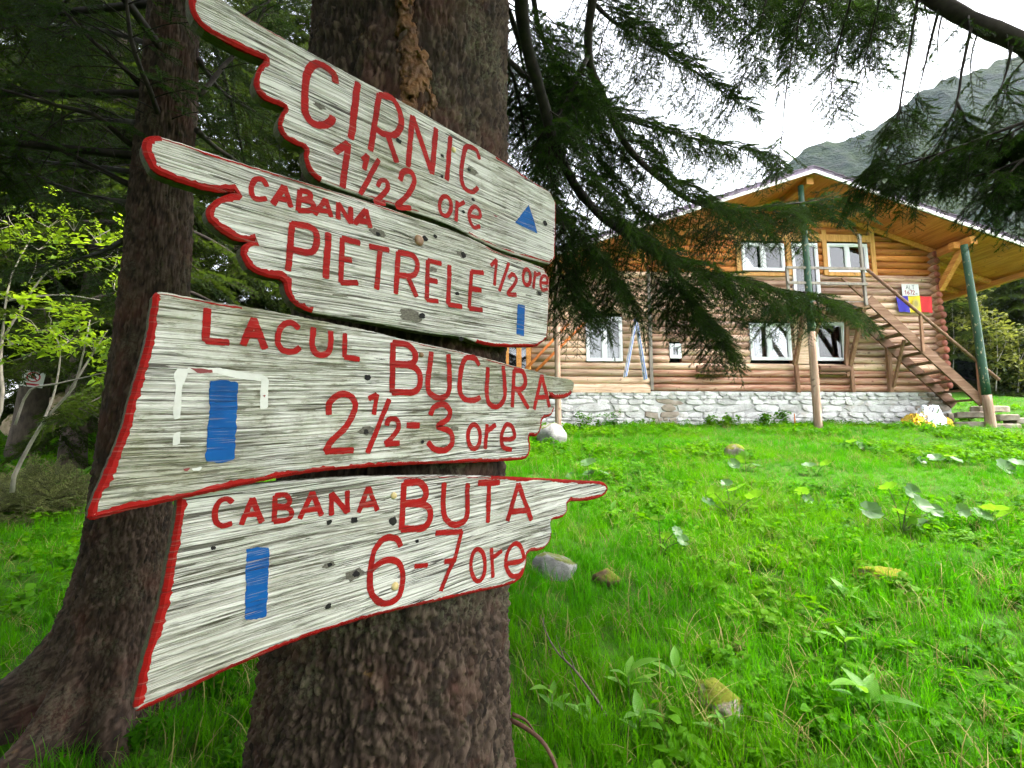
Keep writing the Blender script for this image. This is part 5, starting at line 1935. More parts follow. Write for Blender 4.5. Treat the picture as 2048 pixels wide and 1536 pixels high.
# ------------------------------------------------------------------ forest trees behind
def conifer(x, y, h, rad, nl, label, seed, low=.12, sc=1.0, r0=.16, group='forest spruces', step=.24, front=True):
    r = np.random.default_rng(seed)
    z0 = float(g(x, y))
    root = empty('spruce_tree', (x, y, z0))
    tag(root, label, 'tree', group)
    m = MB()
    n = 14
    zz = np.linspace(-.3, h, n)
    wob = np.stack([.05 * h * .1 * np.sin(zz * .7 + seed), .03 * h * .1 * np.cos(zz * .5 + seed), zz], -1)
    m.tube(wob, np.linspace(r0 * 1.15, .015, n) + .12 * r0 * np.exp(-zz / .4), 12)
    m.build('trunk', M_BARKFAR, root, True)
    F = Foliage(seed, FAR)
    for k in range(nl):
        u = (k + r.random()) / nl
        z = h * (low + (1 - low) * u)
        L = rad * (1 - u) ** .8 * (.7 + .5 * r.random()) + .15
        az = k * 2.4 + r.random()
        d = np.array([math.cos(az), math.sin(az), 0])
        c = np.array([0, 0, z])
        P = smooth([c, c + d * L * .4 + [0, 0, -.10 * L], c + d * L * .75 + [0, 0, -.30 * L], c + d * L + [0, 0, -.38 * L]], 8)
        F.tw.tube(P, np.linspace(.02 + .012 * L, .004, 8), 4, 0, False)
        lat = np.cross(d, [0, 0, 1.0])
        q = .18 * L
        while q < L:
            f = q / L * 7
            i0 = min(int(f), 6)
            pt = P[i0] + (P[i0 + 1] - P[i0]) * (f - i0)
            for sg in (-1, 1):
                F.put(pt, d * (.5 + .3 * r.random()) + lat * sg * (.7 + .3 * r.random()) + np.array([0, 0, -.35 - .4 * r.random()]), sc * (.7 + .6 * r.random()))
            q += step * sc * (.7 + .6 * r.random())
        F.put(P[-1], d + np.array([0, 0, -.2]), sc)
    F.build(root, 'crown', None, 'branches')
    return root


LEFTT = [(-9.15, 9.0, 12, 2.6, 60, 'forest spruce at far left with the small prohibition plate on its trunk', .26, .22),
         (-10.2, 11.3, 12, 2.6, 55, 'forest spruce trunk standing just right of the plated tree', .16, .2),
         (-4.9, 6.3, 11, 1.8, 52, 'dark forest spruce filling the gap left of the slim trunk', .12, .14),
         (-4.3, 9.6, 11, 2.1, 70, 'green forest spruce seen between the slim trunk and the boards', .08, .12),
         (-6.9, 7.6, 12, 2.1, 52, 'dark forest spruce behind the leafy sapling', .20, .15),
         (-6.4, 11.5, 13, 2.2, 50, 'tall forest spruce in the second row behind the sapling', .06, .2),
         (-3.6, 11.8, 13, 2.6, 70, 'tall forest spruce behind the board trunk', .05, .2),
         (-9.6, 6.4, 12, 2.1, 46, 'forest spruce at the left picture edge', .24, .18),
         (-16, 13, 13, 2.6, 50, 'forest spruce at the outermost left edge, farther back', .03, .2),
         (-14.5, 17, 14, 3.0, 50, 'forest spruce closing the gap at the left edge', .02, .2),
         (-20, 21, 13, 3.0, 36, 'far spruce beyond the left picture edge', .02, .2),
         (-25, 20, 13, 3.0, 36, 'farther spruce well beyond the left picture edge', .02, .2),
         (-18.5, 27, 14, 3.2, 36, 'rearmost spruce of the forest at left', .02, .2),
         (-13, 13, 15, 3.0, 60, 'most distant forest spruce at the left', .08, .22),
         (-9.0, 15, 15, 3.0, 60, 'forest spruce beyond the tan boulder', .04, .22),
         (-5.5, 17, 15, 3.2, 60, 'forest spruce far behind the slim trunk', .03, .22)]
for k, (x, y, h, rad, nl, lab, low, r0) in enumerate(LEFTT):
    conifer(x, y, h, rad, nl, lab, 100 + k, low, 1.0 + .04 * y, r0)
for k, (x, y, h, lab) in enumerate(((-2.9, -2.1, 11, 'spruce behind the viewpoint on the left, unseen, shading the trunks'), (-.4, -3.7, 12, 'spruce behind the viewpoint, unseen, shading the boards'), (-5.2, .2, 11, 'spruce beyond the left frame edge, unseen, shading the root flare'))):
    conifer(x, y, h, 2.1, 60, lab, 150 + k, .16, 1.2, .18)
RIGHTT = [(22.5, 24.5, 9, 'spruce right behind the cabin corner'), (26, 26, 8.5, 'spruce behind the green corner post'), (26, 23.5, 6.5, 'low spruce at the right picture edge beyond the cabin'),
          (24.5, 29, 10, 'taller spruce in the second row beyond the cabin corner'), (31, 30, 10, 'tall spruce at the right edge beyond the meadow'), (29, 34, 12, 'tall spruce above the eave at right'), (36, 36, 12, 'farthest tall spruce at the right edge'),
          (20.8, 27, 9, 'spruce hidden mostly by the cabin corner'), (34, 42, 13, 'spruce on the slope above the right eave'), (44, 44, 14, 'spruce high on the slope at the right edge')]
for k, (x, y, h, lab) in enumerate(RIGHTT):
    conifer(x, y, h, 1.9 + .08 * h, 55, lab, 200 + k, .04, 1.9, .13, 'spruces behind the cabin', .22)


def sapling(name, label, stems, tips, protos, matw, seed, n_per, spread, sc, group=None, cat='tree'):
    """small broad-leaved tree: stems are pixel paths with depth, tips are leaf masses (u, v, Y, radius px)"""
    r = np.random.default_rng(seed)
    root = empty(name, stems[0][0][0] if False else tuple(at(*stems[0][0])))
    base = np.array(root.location)
    tag(root, label, cat, group)
    F = Foliage(seed, protos)
    for k, stp in enumerate(stems):
        P = smooth([at(*q) for q in stp], 12) - base
        m = MB(); m.tube(P, np.linspace(.018 if k == 0 else .011, .004, 12) * sc, 7); m.build('stem', matw, root, True)
    for (u, v, Y, rad) in tips:
        c = at(u, v, Y) - base
        rm = rad / FPX * Y
        n = n_per
        src = c + np.array([0, 0, -rm * .6])
        for k in range(n):
            d = r.normal(size=3) * [rm * .55, rm * .5, rm * .42]
            p = c + d
            F.put(p, r.normal(size=3) * [1, 1, .3], sc * (.7 + .6 * r.random()))
            if k % 4 == 0:
                F.tw.tube(smooth([src, (src + p) / 2 + r.normal(size=3) * rm * .1, p], 5), np.linspace(.004, .0015, 5) * sc, 3, 0, False)
    F.build(root, 'crown', matw)
    return root


sapling('leafy_sapling', 'pale stemmed sapling with bright yellow-green leaves at the left edge', [
    [(24, 985, 4.2), (30, 947, 4.2), (84, 849, 4.2), (137, 787, 4.2), (152, 763, 4.2), (172, 681, 4.2), (180, 640, 4.2)], [(30, 850, 4.1), (59, 781, 4.1), (117, 767, 4.0), (215, 744, 3.9)],
    [(84, 849, 4.2), (110, 780, 4.3), (120, 700, 4.3), (100, 655, 4.3)], [(140, 780, 4.2), (190, 700, 4.3), (215, 660, 4.3)]],
        [(30, 665, 4.3, 40), (80, 640, 4.3, 45), (140, 655, 4.2, 45), (190, 680, 4.2, 42), (215, 710, 4.1, 35), (120, 690, 4.4, 40), (205, 745, 4.0, 25), (60, 690, 4.4, 40), (160, 640, 4.3, 40), (100, 610, 4.4, 40)], LEAFC, M_PALEBARK, 301, 12, 1, 1.0, 'broad-leaved saplings at left')
sapling('leafy_sapling', 'taller sapling with sunlit leaves crossing the dark branches at upper left', [
    [(-30, 900, 4.6), (4, 810, 4.6), (2, 744, 4.6), (4, 680, 4.6), (20, 560, 4.6), (60, 480, 4.6)], [(4, 680, 4.6), (80, 560, 4.7), (150, 500, 4.8), (220, 460, 4.8)], [(20, 600, 4.6), (120, 590, 4.6), (200, 600, 4.5)]],
        [(20, 420, 4.6, 50), (55, 450, 4.6, 50), (15, 480, 4.6, 45), (80, 475, 4.7, 45), (205, 470, 4.8, 45), (225, 520, 4.8, 40), (190, 500, 4.8, 45), (120, 520, 4.7, 45), (60, 540, 4.7, 45), (150, 440, 4.8, 40), (230, 560, 4.8, 35), (20, 580, 4.6, 40), (100, 430, 4.7, 45)], LEAFC, M_PALEBARK, 302, 10, 1, 1.05, 'broad-leaved saplings at left')
for k, (u, vb, vt, Y, lab) in enumerate(((1992, 770, 640, 21.5, 'yellow-green sapling beside the corner post at the forest edge'), (2036, 772, 660, 22, 'yellowish sapling at the right picture edge below the roof'), (1962, 768, 600, 23, 'thin pale larch-like sapling behind the corner post'), (1905, 750, 610, 23, 'yellow-green sapling just right of the cabin corner'))):
    sapling('spring_sapling', lab, [[(u, vb + 12, Y), (u + 3, (vb + vt) / 2, Y), (u - 2, vt, Y)], [(u, vb - 40, Y), (u + 18, vb - 80, Y), (u + 24, vt + 20, Y)]],
            [(u, vt, Y, 22), (u - 14, vt + 35, Y, 24), (u + 18, vt + 30, Y, 26), (u + 4, vt + 70, Y, 28), (u - 10, vt + 95, Y, 22), (u + 24, vt + 85, Y, 20)], YLEAFC, M_PALEBARK, 320 + k, 5, 1, 1.2, 'saplings at the forest edge')
# ------------------------------------------------------------------ meadow
M_GRASS = m_leaf('grass_blades', (.015, .098, .001), (.046, .190, .001), (.095, .42, .002), .45, .6, .05, .3, (.074, .205, .001), .55)
M_STRAW = m_leaf('dry_grass', (.14, .14, .035), (.25, .22, .07), (.24, .22, .06), .3, .6, .15)
M_HERB = m_leaf('meadow_herbs', (.018, .090, .001), (.050, .165, .001), (.11, .36, .002), .4, .55, .08, .3, (.075, .180, .001), .7)
M_BUTTER_T = m_leaf('butterbur_leaf', (.07, .20, .012), (.13, .29, .02), (.24, .52, .02), .35, .42, .3, .2, veins=9)
M_BUTTER_W = m_leaf('butterbur_pale_underside', (.04, .11, .02), (.075, .15, .045), (.13, .28, .02), .3, .42, .3, .1)
M_VERA = m_leaf('hellebore_leaf', (.055, .17, .010), (.10, .24, .016), (.22, .50, .025), .4, .42, .28, .2, veins=38)
M_STALK = m_plain('reddish_stalk', (.045, .075, .018), (.085, .12, .03), 20, .7, .1)
M_JUNI = m_leaf('juniper_needles', (.085, .105, .03), (.15, .17, .05), (.16, .2, .05), .2, .6, .2)


def tuft(name, seed, n, hmin, hmax, wid, mat, rad=.07, lean=.55):
    r = np.random.default_rng(seed)
    V, Q = [], []
    n0 = 0
    for k in range(n):
        L = hmin + (hmax - hmin) * r.random() ** 1.4
        az = r.random() * 2 * math.pi
        ln = lean * (.25 + r.random())
        b = np.array([r.normal() * rad * .5, r.normal() * rad * .5, -.01])
        w = wid * (.7 + .6 * r.random())
        d = np.array([math.cos(az), math.sin(az)])
        sd = np.array([-d[1], d[0], 0])
        ns = 4
        for j in range(ns + 1):
            t = j / ns
            out = L * ln * t ** 1.8
            h = L * t * (1 - .35 * ln * t * t)
            c = b + np.array([d[0] * out, d[1] * out, h])
            ww = w * (1 - t ** 2.2) * .5 + .0002
            V += [c - sd * ww, c + sd * ww]
            if j < ns:
                a = n0 + 2 * j
                Q.append((a, a + 1, a + 3, a + 2))
        n0 += 2 * (ns + 1)
    return proto(name, arr_mesh(name, np.array(V), np.array(Q), [mat], True))


TUFTS = [tuft('tuft_%d' % k, 400 + k, 26, .05, (.13, .17, .20, .25)[k % 4], .0042, M_GRASS) for k in range(6)]
TUFTS += [tuft('tuft_dry', 410, 9, .08, .22, .004, M_STRAW, .08, .9)]
HERBS = [cluster('herb_%d' % k, 420 + k, 12, .038, .014, .07, [M_HERB], .35) for k in range(3)]
for h in HERBS:      # lift the herbs on to the grass
    co = np.zeros(len(h.data.vertices) * 3, np.float32); h.data.vertices.foreach_get('co', co); co = co.reshape(-1, 3); co[:, 2] += .05
    h.data.vertices.foreach_set('co', co.ravel())

rgr = np.random.default_rng(99)


def inside_cabin(x, y):
    q = np.stack([x - HP[0], y - HP[1]], -1)
    lx, ly = q @ HEX[:2], q @ HEY[:2]
    return (lx > XL - .1) & (lx < XR + .1) & (ly > -.12) & (ly < DEP + .2)


def scatter(dens_rings, seed):
    r = np.random.default_rng(seed)
    out = []
    for d0, d1, dens in dens_rings:
        n = int(dens * (1.5 * d1 + 3) * 2 * d1)
        x = (r.random(n) - .5) * 2 * (1.5 * d1 + 3)
        y = -1 + r.random(n) * (d1 + 1)
        dist = np.hypot(x, y)
        ok = (dist >= d0) & (dist < d1) & (np.abs(x) < 1.35 * y + 2.2)
        ok &= ~inside_cabin(x, y)
        ok &= np.hypot(x - TREE[0], y - TREE[1]) > .36
        ok &= np.hypot(x - lp[0][0], y - Y3) > .26
        out.append(np.stack([x[ok], y[ok], r.random(ok.sum())], -1))
    return np.vstack(out)


S = scatter([(.6, 4, 260), (4, 7, 240), (7, 11, 180), (11, 17, 110), (17, 30, 22)], 51)
x, y = S[:, 0], S[:, 1]
z = g(x, y)
N = len(S)
dist = np.hypot(x, y)
patch = fbm(np.stack([x * .7, y * .7, x * 0], -1), 3, 61)
shade_forest = (x < -1.0 - .25 * y)
scl = (.5 + .6 * rgr.random(N)) * (.6 + .6 * patch) * np.interp(dist, [2, 5, 9, 14], [1.35, 1.15, 1.0, 1.0])
scl *= np.where((dist > 6) & (patch < .45), .7, 1)
idx = rgr.integers(0, 6, N)
idx[rgr.random(N) < .007] = 6
pd = gp(75, 1170)  # a patch of dead grass and needles by the root flare
idx[(np.hypot(x - pd[0], (y - pd[1]) * .6) < .55) & (rgr.random(N) < .6)] = 6
# thinner forest floor under the spruces at left
keep = ~(shade_forest & (rgr.random(N) < .35) & (dist > 3.0))
rot = np.stack([.12 * rgr.normal(size=N), .12 * rgr.normal(size=N), rgr.random(N) * 6.28], -1)
P = np.stack([x, y, z], -1)
scl[idx == 6] *= .55
gr = instancer('grass', P[keep], rot[keep], scl[keep], idx[keep], TUFTS)
tag(gr, 'lush bright green meadow grass running up to the cabin', 'grass', None, 'stuff')

S = scatter([(.8, 4, 80), (4, 8, 60), (8, 12, 60), (12, 17, 60), (17, 28, 14)], 52)
x, y = S[:, 0], S[:, 1]
pn = fbm(np.stack([x * .55 + 7, y * .55, x * 0], -1), 3, 63)
ok = pn > .47
x, y = x[ok], y[ok]
n = len(x)
hb = instancer('meadow_herbs', np.stack([x, y, g(x, y)], -1), np.stack([.2 * rgr.normal(size=n), .2 * rgr.normal(size=n), rgr.random(n) * 6.28], -1), (.7 + 1.1 * rgr.random(n) ** 2) * np.where(np.hypot(x, y) > 9, 1.25, 1.0), rgr.integers(0, 3, n), HERBS)
tag(hb, 'small broad-leaved herbs spread through the meadow grass', 'herbs', None, 'stuff')


# --- butterbur: single plants with big round leaves on stalks
def round_leaf(rad, seed, cup=.25):
    r = np.random.default_rng(seed)
    n, m_ = 20, 4
    V, Q = [(0, 0, 0)], []
    a = np.linspace(R(12), R(348), n)
    edge = 1 + .10 * np.sin(a * 9) + .22 * (r.random(n) - .5)
    for j in range(1, m_ + 1):
        q = j / m_
        rr = rad * q * edge * (1 - .12 * np.cos(a))
        zz = cup * rad * q ** 1.6 + .05 * rad * np.sin(a * 6) * q
        for k in range(n):
            V.append((rr[k] * math.cos(a[k]), rr[k] * math.sin(a[k]), zz[k]))
    F = [(0, 1 + k, 2 + k) for k in range(n - 1)]
    for j in range(m_ - 1):
        for k in range(n - 1):
            b0 = 1 + j * n + k
            F.append((b0, b0 + n, b0 + n + 1, b0 + 1))
    return np.array(V), F


def butterbur(u, v, leaves, label, seed, size=1.0):
    r = np.random.default_rng(seed)
    p = gp(u, v)
    root = empty('butterbur_plant', p)
    tag(root, label, 'plant', 'butterbur plants in the meadow')
    sp = p[1] / FPX
    for (du, dv, rp, pale) in leaves:
        top = np.array([du * sp, (r.random() - .5) * .15, dv * sp * .85 + .03])
        rad = rp * sp * size * .68
        V, F = round_leaf(rad, int(r.integers(1e6)), .15 + .25 * r.random())
        tl = (R(38) if pale else R(25)) * (1 if pale else -1) + .5 * r.normal()
        m_ = Matrix.Rotation(r.random() * .8 - .4, 3, 'Y') @ Matrix.Rotation(tl, 3, 'X') @ Matrix.Rotation(r.random() * 6.28, 3, 'Z')
        V = V @ np.array(m_).T + top
        b = MB(); b.add(V, F); lf = b.build('leaf', M_BUTTER_W if pale else M_BUTTER_T, root, True)
        b = MB(); b.tube(smooth([(0, 0, -.03), top * [.35, .35, .55], top], 6), np.linspace(.006, .0035, 6), 5); b.build('stalk', M_STALK, lf, True)


butterbur(1462, 1040, [(-30, 55, 22, False), (18, 62, 30, False), (50, 45, 24, False), (-45, 35, 18, True), (5, 28, 24, True), (-10, 75, 16, True), (45, 20, 18, False)], 'clump of round butterbur leaves in the meadow below the lace-curtained window', 1)
butterbur(1322, 1108, [(-5, 70, 20, True), (28, 45, 15, True), (40, 24, 18, True), (12, 30, 14, False)], 'butterbur with one white leaf held up on a red stalk', 2)
butterbur(1178, 962, [(-4, 34, 22, True), (-2, 12, 18, True), (30, 12, 16, True), (-34, 6, 14, True), (14, 22, 15, False)], 'pale butterbur just above the tip of the bottom board', 3)
butterbur(1492, 945, [(-22, 14, 18, True), (18, 20, 16, True), (0, 30, 18, False), (28, 10, 14, True)], 'small butterbur in the upper middle of the meadow', 4)
butterbur(1806, 1072, [(-55, 48, 28, True), (5, 42, 32, False), (30, 62, 30, True), (-20, 100, 22, False), (35, 90, 22, True), (45, 18, 26, True), (20, 20, 20, False), (70, 50, 20, True)], 'large butterbur clump at right with dark undersides turned up', 5)
butterbur(1975, 1062, [(-10, 30, 26, True), (25, 40, 30, False), (60, 30, 26, False), (-50, 40, 20, True)], 'butterbur at the right edge with broad sunlit leaves', 6)
butterbur(1633, 950, [(-10, 14, 20, True), (14, 20, 16, False)], 'lone pale butterbur right of the small clump', 7)
butterbur(1608, 1012, [(-6, 26, 20, False), (6, 12, 15, True)], 'lone butterbur with one bright upright leaf in mid meadow', 8)
butterbur(2030, 950, [(-10, 10, 26, True), (12, 20, 20, True)], 'silvery butterbur at the right edge below the steps', 9)
butterbur(1718, 905, [(-8, 20, 14, False), (6, 8, 16, True), (22, 16, 12, True)], 'small butterbur near the foot of the cabin post', 10)
butterbur(1880, 935, [(-10, 16, 20, True), (14, 22, 16, False), (34, 12, 16, True), (-36, 12, 14, True)], 'butterbur in the grass in front of the foil blanket', 11)


# --- false hellebore: broad pleated leaves rising from one point
def hellebore(u, v, n, L, label, seed):
    r = np.random.default_rng(seed)
    p = gp(u, v)
    root = empty('hellebore_plant', p)
    tag(root, label, 'plant', 'false hellebores in the near grass')
    for k in range(n):
        LL = .78 * L * (.6 + .7 * r.random())
        V, Q = leaf_shape(LL, LL * .20, .35, .25 + .5 * r.random(), 8, 'lance')
        az = k * 2.4 + r.random() * .8
        m_ = Matrix.Rotation(az, 3, 'Z') @ Matrix.Rotation(-R(58 - 10 * (k % 3) + 10 * r.random()), 3, 'Y')
        V = V @ np.array(m_).T + np.array([0, 0, .03 + .02 * k])
        obj('leaf', arr_mesh('leaf', V, Q, [M_VERA], True), root)
    b = MB(); b.tube([(0, 0, -.05), (0, 0, .05 + .012 * n)], [.007, .004], 6); b.build('stalk', M_STALK, root, True)


hellebore(1258, 1405, 6, .20, 'false hellebore with a pale curled leaf right of the trunk foot', 1)
hellebore(1352, 1378, 4, .17, 'false hellebore beside the mossy boulder', 2)
hellebore(1282, 1492, 6, .18, 'false hellebore in front, right of the arched root', 3)
hellebore(1738, 1440, 5, .20, 'false hellebore alone in the lower right grass', 4)
hellebore(1690, 1215, 4, .18, 'false hellebore in front of the yellow moss patch', 5)
hellebore(1692, 1310, 4, .16, 'small hellebore between the two lower right ones', 6)
hellebore(1105, 1440, 5, .13, 'small hellebore close to the trunk foot at right', 7)
hellebore(1180, 1470, 5, .13, 'small leafy hellebore beyond the arched root', 8)
hellebore(1450, 1500, 5, .14, 'hellebore in the grass at the bottom below the mossy boulder', 9)
hellebore(168, 960, 5, .24, 'bright hellebore in the grass between the juniper and the slim trunk', 10)
hellebore(1225, 1040, 4, .18, 'thin hellebore below the finger of the bottom board', 11)


# --- boulders
def m_rock(name, c0, c1, moss, mc=(.16, .15, .02)):
    t = NT(name)
    v = t.coord('Object')
    c = t.ramp(t.noise(v, 6, 7, .7), [(.3, c0), (.65, c1)])
    geo = t.n('NewGeometry')
    up = t.n('SeparateXYZ', {0: geo.outputs['Normal']}).outputs[2]
    mk = t.math('ADD', t.math('MULTIPLY', up, .45), t.noise(v, 9, 4, .6))
    mk = t.ramp(mk, [(.80 - moss * .5, 0.0), (.92 - moss * .5, 1.0)])
    c = t.mix(mk, c, t.mix(t.noise(v, 40, 3, .6), mc, tuple(x * 1.9 for x in mc)))
    t.bump(t.noise(v, 25, 6, .75), .8, .02)
    return t.fin(c, .9, .15)


M_ROCK = m_rock('grey_rock', (.10, .095, .09), (.30, .29, .285), .0, (.07, .08, .02))
M_ROCKM = m_rock('mossy_rock', (.13, .10, .08), (.28, .24, .21), .36, (.075, .085, .008))
M_ROCKY = m_rock('yellow_mossy_rock', (.15, .12, .06), (.24, .21, .11), .5, (.10, .10, .006))
M_ROCKT = m_rock('tan_rock', (.26, .19, .12), (.42, .33, .23), .12, (.10, .10, .03))
M_STUMP = m_rock('brown_stump', (.06, .04, .022), (.13, .09, .05), .25, (.07, .075, .01))


def boulder(u, v, w, h, d, mat, label, seed, name='boulder', sink=.3, rz=0, cat='rock', facet=.8):
    p = gp(u, v)
    th, ph = np.meshgrid(np.linspace(0, 2 * math.pi, 36, endpoint=False), np.linspace(-math.pi / 2 + .02, math.pi / 2 - .02, 22))
    q = np.stack([np.cos(th) * np.cos(ph), np.sin(th) * np.cos(ph), np.sin(ph)], -1)
    rk = np.random.default_rng(seed)
    nn = norm(rk.normal(size=(13, 3)))
    hh = .72 + .3 * rk.random(13)
    dn = q @ nn.T
    r = np.min(np.where(dn > .05, hh / np.maximum(dn, .05), 9.0), -1)
    r = np.minimum(r, 1.15) + .16 * (fbm(q * 3 + seed, 4, seed) - .5)
    q = q * r[..., None] * np.array([w / 2, d / 2, h * .75])
    o = obj(name, grid_mesh(name, q, mat, True, True))
    o.location = (p[0], p[1], p[2] + h * (.5 - sink))
    o.rotation_euler = (0, 0, rz)
    tag(o, label, cat)
    return o


boulder(1108, 1146, .36, .15, .3, M_ROCK, 'pale grey boulder showing below the finger of the bottom board', 1, sink=.25)
boulder(1214, 1168, .20, .12, .18, M_STUMP, 'small mossy brown stone right of the pale boulder', 2, sink=.2)
boulder(1440, 1420, .20, .13, .2, M_ROCKM, 'mossy boulder with a bare pinkish face in the near grass', 3, sink=.25)
boulder(1103, 888, .62, .5, .5, M_ROCK, 'whitish boulder at the foot of the pale round post', 4, sink=.2)
boulder(1470, 912, .34, .2, .3, M_ROCKM, 'little yellowish stone in the upper meadow', 5, sink=.25)
boulder(1752, 1150, .38, .07, .34, M_ROCKY, 'low stone covered in yellow moss in the right meadow', 6, sink=.2)
boulder(150, 866, 1.7, .95, 1.2, M_ROCKT, 'large tan boulder at the forest edge behind the sapling', 7, sink=.2)
boulder(40, 870, .9, .5, .7, M_ROCKT, 'smaller tan boulder at the left edge by the plated tree', 8, sink=.25)
# stone slabs below the staircase
for k, (u, v, w, dd, dz) in enumerate(((1945, 846, .8, .6, .16), (2000, 850, 1.0, .6, .16), (1950, 826, .9, .55, .42), (1998, 832, .7, .6, .40), (2040, 838, .6, .5, .2), (1968, 815, 1.0, .5, .60))):
    x0, z0 = hl(u, v, -.8 + .12 * (k % 2))
    n = 10
    a = np.linspace(0, 2 * math.pi, n, endpoint=False)
    q = np.random.default_rng(k)
    rr_ = .5 * (.85 + .3 * q.random(n))
    ca, sa = np.cos(a), np.sin(a)
    b = MB()
    V = [(x0 + w * rr_[i] * ca[i], -.75 + dd * rr_[i] * sa[i] * 1.2, z0 + dzz + .015 * q.random()) for dzz in (-.14, .0) for i in range(n)]
    V += [(x0 + .9 * w * rr_[i] * ca[i], -.75 + .9 * dd * rr_[i] * sa[i] * 1.2, z0 + .03) for i in range(n)]
    F = [(j * n + i, j * n + (i + 1) % n, (j + 1) * n + (i + 1) % n, (j + 1) * n + i) for j in (0, 1) for i in range(n)] + [tuple(range(2 * n, 3 * n)), tuple(range(n - 1, -1, -1))]
    b.add(V, F)
    o = on_wall(b.build('stone_slab', M_BARE))
    tag(o, ('left front', 'right front', 'left middle', 'right middle', 'rightmost', 'topmost')[k] + ' flat stone slab of the rough steps at the stair foot', 'stone slab', 'stone slabs at the stair foot')

# --- fallen stick, arched shoot
M_STICK = m_plain('dark_stick', (.035, .025, .02), (.12, .09, .07), 30, .85, .4, .002)
M_SHOOT = m_plain('reddish_shoot', (.05, .022, .014), (.12, .06, .038), 60, .7, .4, .002)


def stick(name, label, pts, r0, r1, mat, twigs=(), cat='stick'):
    m = MB()
    m.tube(smooth([at(*p) for p in pts], 18), np.linspace(r0, r1, 18), 7)
    for tw in twigs:
        m.tube(smooth([at(*p) for p in tw], 8), np.linspace(r1 * 1.2, r1 * .5, 8), 5)
    o = m.build(name, mat, None, True)
    tag(o, label, cat)


pA = gp(1222, 1450)[1]
stick('fallen_stick', 'thin dark fallen stick leaning through the grass right of the trunk', [(1222, 1448, pA), (1190, 1395, pA), (1150, 1340, pA), (1115, 1305, pA + .03), (1090, 1260, pA + .05), (1086, 1235, pA + .06)], .0075, .0025, M_STICK,
      [[(1130, 1322, pA), (1118, 1290, pA), (1112, 1270, pA)], [(1150, 1340, pA), (1140, 1315, pA), (1126, 1300, pA)], [(1140, 1340, pA), (1150, 1365, pA), (1156, 1385, pA)]])
stick('arched_shoot', 'reddish arched shoot springing from the foot of the board trunk', [(1022, 1440, 1.33), (1050, 1455, 1.3), (1082, 1480, 1.27), (1104, 1515, 1.25), (1122, 1565, 1.22)], .0062, .0045, M_SHOOT,
      [[(1024, 1428, 1.34), (1050, 1440, 1.33), (1068, 1462, 1.3)]], 'shoot')
# cane by the stone base
b = MB(); xx, zz = hl(1590, 848, -.35); b.tube([(xx, -.35, zz - .2), (xx, -.35, zz + .3)], [.02, .012], 6); o = on_wall(b.build('stake', M_OPOLE)); tag(o, 'short orange stake by the whitewashed stones left of the post', 'stake')

# --- juniper bush at left
jb = empty('juniper_bush', gp(60, 1030))
tag(jb, 'dense dull green juniper bush at the left edge', 'bush')
JUN = [spray('juniper_spray_%d' % k, 70 + k, .22, 6, .11, .014, 420, [M_JUNI, M_TWIG], .003) for k in range(2)]
FJ = Foliage(55, JUN)
c = np.array(jb.location)
for k in range(620):
    d = FJ.r.normal(size=3); d[2] = abs(d[2]); d = norm(d)
    rad = FJ.r.random() ** .5
    p = d * np.array([.62, .5, .46]) * rad + [0, 0, .03]
    FJ.put(p, d * [1, 1, .7] + .5 * FJ.r.normal(size=3) + [0, 0, .25], .7 + .5 * FJ.r.random())
    if k % 8 == 0:
        FJ.tw.tube(smooth([(0, 0, 0), p * .5 + [0, 0, .05], p], 5), np.linspace(.008, .002, 5), 4, 0, False)
FJ.build(jb, 'foliage')

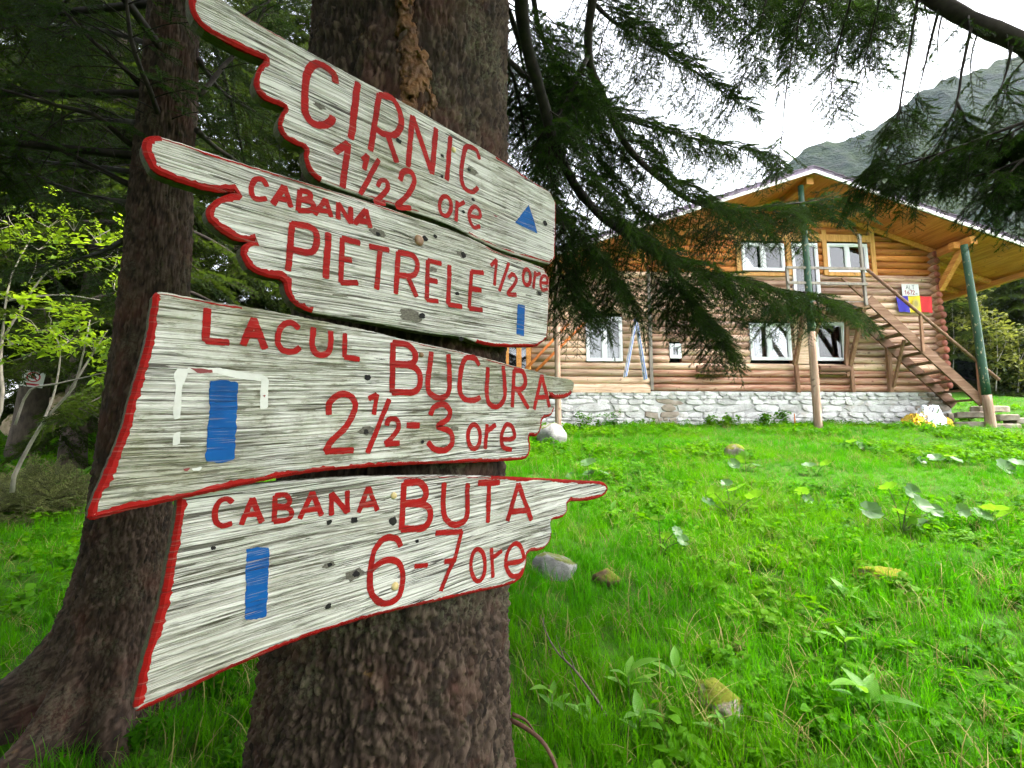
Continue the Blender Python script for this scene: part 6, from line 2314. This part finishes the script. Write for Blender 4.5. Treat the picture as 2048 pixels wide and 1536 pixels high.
# leafy weeds against the stone base
for k, (u, v, s_, lab) in enumerate(((1460, 838, .30, 'leafy weed on the stone base left of the post, nearer the middle'), (1527, 832, .32, 'leafy weed growing up the white stones in the middle'), (1565, 836, .45, 'bushiest leafy weed left of the cabin post'), (1420, 845, .35, 'low leafy weed by the loose brown stones'), (1215, 845, .5, 'wide leafy weed clump at the left end of the stone base'), (1165, 848, .5, 'leafy weed clump beside the pale round post'), (1930, 846, .4, 'leafy weed beside the stone slabs'))):
    x0, z0 = hl(u, v + 6, -.35)
    pw = HP + HEX * x0 + HEY * -.4
    root = empty('leafy_weed', (pw[0], pw[1], float(g(pw[0], pw[1]))))
    tag(root, lab, 'weed', 'weeds along the stone base')
    F = Foliage(600 + k, HERBS)
    s_ *= .7
    for j in range(16):
        p = F.r.normal(size=3) * [s_ * .4, s_ * .3, 0] + [0, 0, s_ * F.r.random()]
        F.put(p, F.r.normal(size=3) * [1, 1, .3], 1.3 + F.r.random())
        if j % 3 == 0:
            F.tw.tube(smooth([(p[0] * .4, p[1] * .4, -.05), p * [.8, .8, .6], p + [0, 0, .05]], 4), np.linspace(.005, .002, 4), 3, 0, False)
    F.build(root, 'foliage', M_STALK, 'stalks')

# --- small prohibition plate on the far left trunk
pl = empty('prohibition_plate', (-9.15 + .30 * .72, 9.0 - .30 * .69, at(69, 758, 8.8)[2]))
tag(pl, 'small white prohibition plate nailed to the far left trunk', 'sign')
pl.rotation_euler = (R(3), R(6), R(42))
t = NT('plate_white'); M_PLW = t.fin((.78, .75, .76), .4)
t = NT('plate_red'); M_PLR = t.fin((.55, .03, .06), .4)
t = NT('plate_black'); M_PLK = t.fin((.03, .03, .03), .5)
b = MB(); b.box(-.15, .15, 0, .012, -.15, .15); b.build('plate', M_PLW, pl)
b = MB()
a = np.linspace(0, 2 * math.pi, 25)
for k in range(24):
    b.add([(.095 * math.cos(a[k]), -.002, .035 + .095 * math.sin(a[k])), (.095 * math.cos(a[k + 1]), -.002, .035 + .095 * math.sin(a[k + 1])), (.075 * math.cos(a[k + 1]), -.002, .035 + .075 * math.sin(a[k + 1])), (.075 * math.cos(a[k]), -.002, .035 + .075 * math.sin(a[k]))], [(0, 1, 2, 3)])
b.beam((-.058, -.003, .093), (.058, -.003, -.023), .02, .002, up=(0, 1, 0))
b.build('ring', M_PLR, pl)
b = MB(); b.add([(-.03, -.0015, 0), (.03, -.0015, 0), (.045, -.0015, .04), (.0, -.0015, .09), (-.04, -.0015, .05)], [(0, 1, 2, 3, 4)]); b.build('symbol', M_PLK, pl)
b = MB(); b.add([(-.10, -.002, -.12), (.10, -.002, -.12), (.10, -.002, -.085), (-.10, -.002, -.085)], [(0, 1, 2, 3)]); b.build('text_strip', M_PLR, pl)

# ------------------------------------------------------------------ mountain air
hz = MB()
hz.box(-460, 460, -100, 440, -22, 300)
t = NT('mountain_air')
pv = t.n('VolumePrincipled', {'Color': (.62, .78, 1.0), 'Density': .0001, 'Anisotropy': .2})
t.t.links.new(pv.outputs[0], t.out.inputs['Volume'])
t.t.nodes.remove(t.b)
haze = hz.build('haze', t.mat)
tag(haze, 'thin bluish mountain air', None, None, 'stuff')
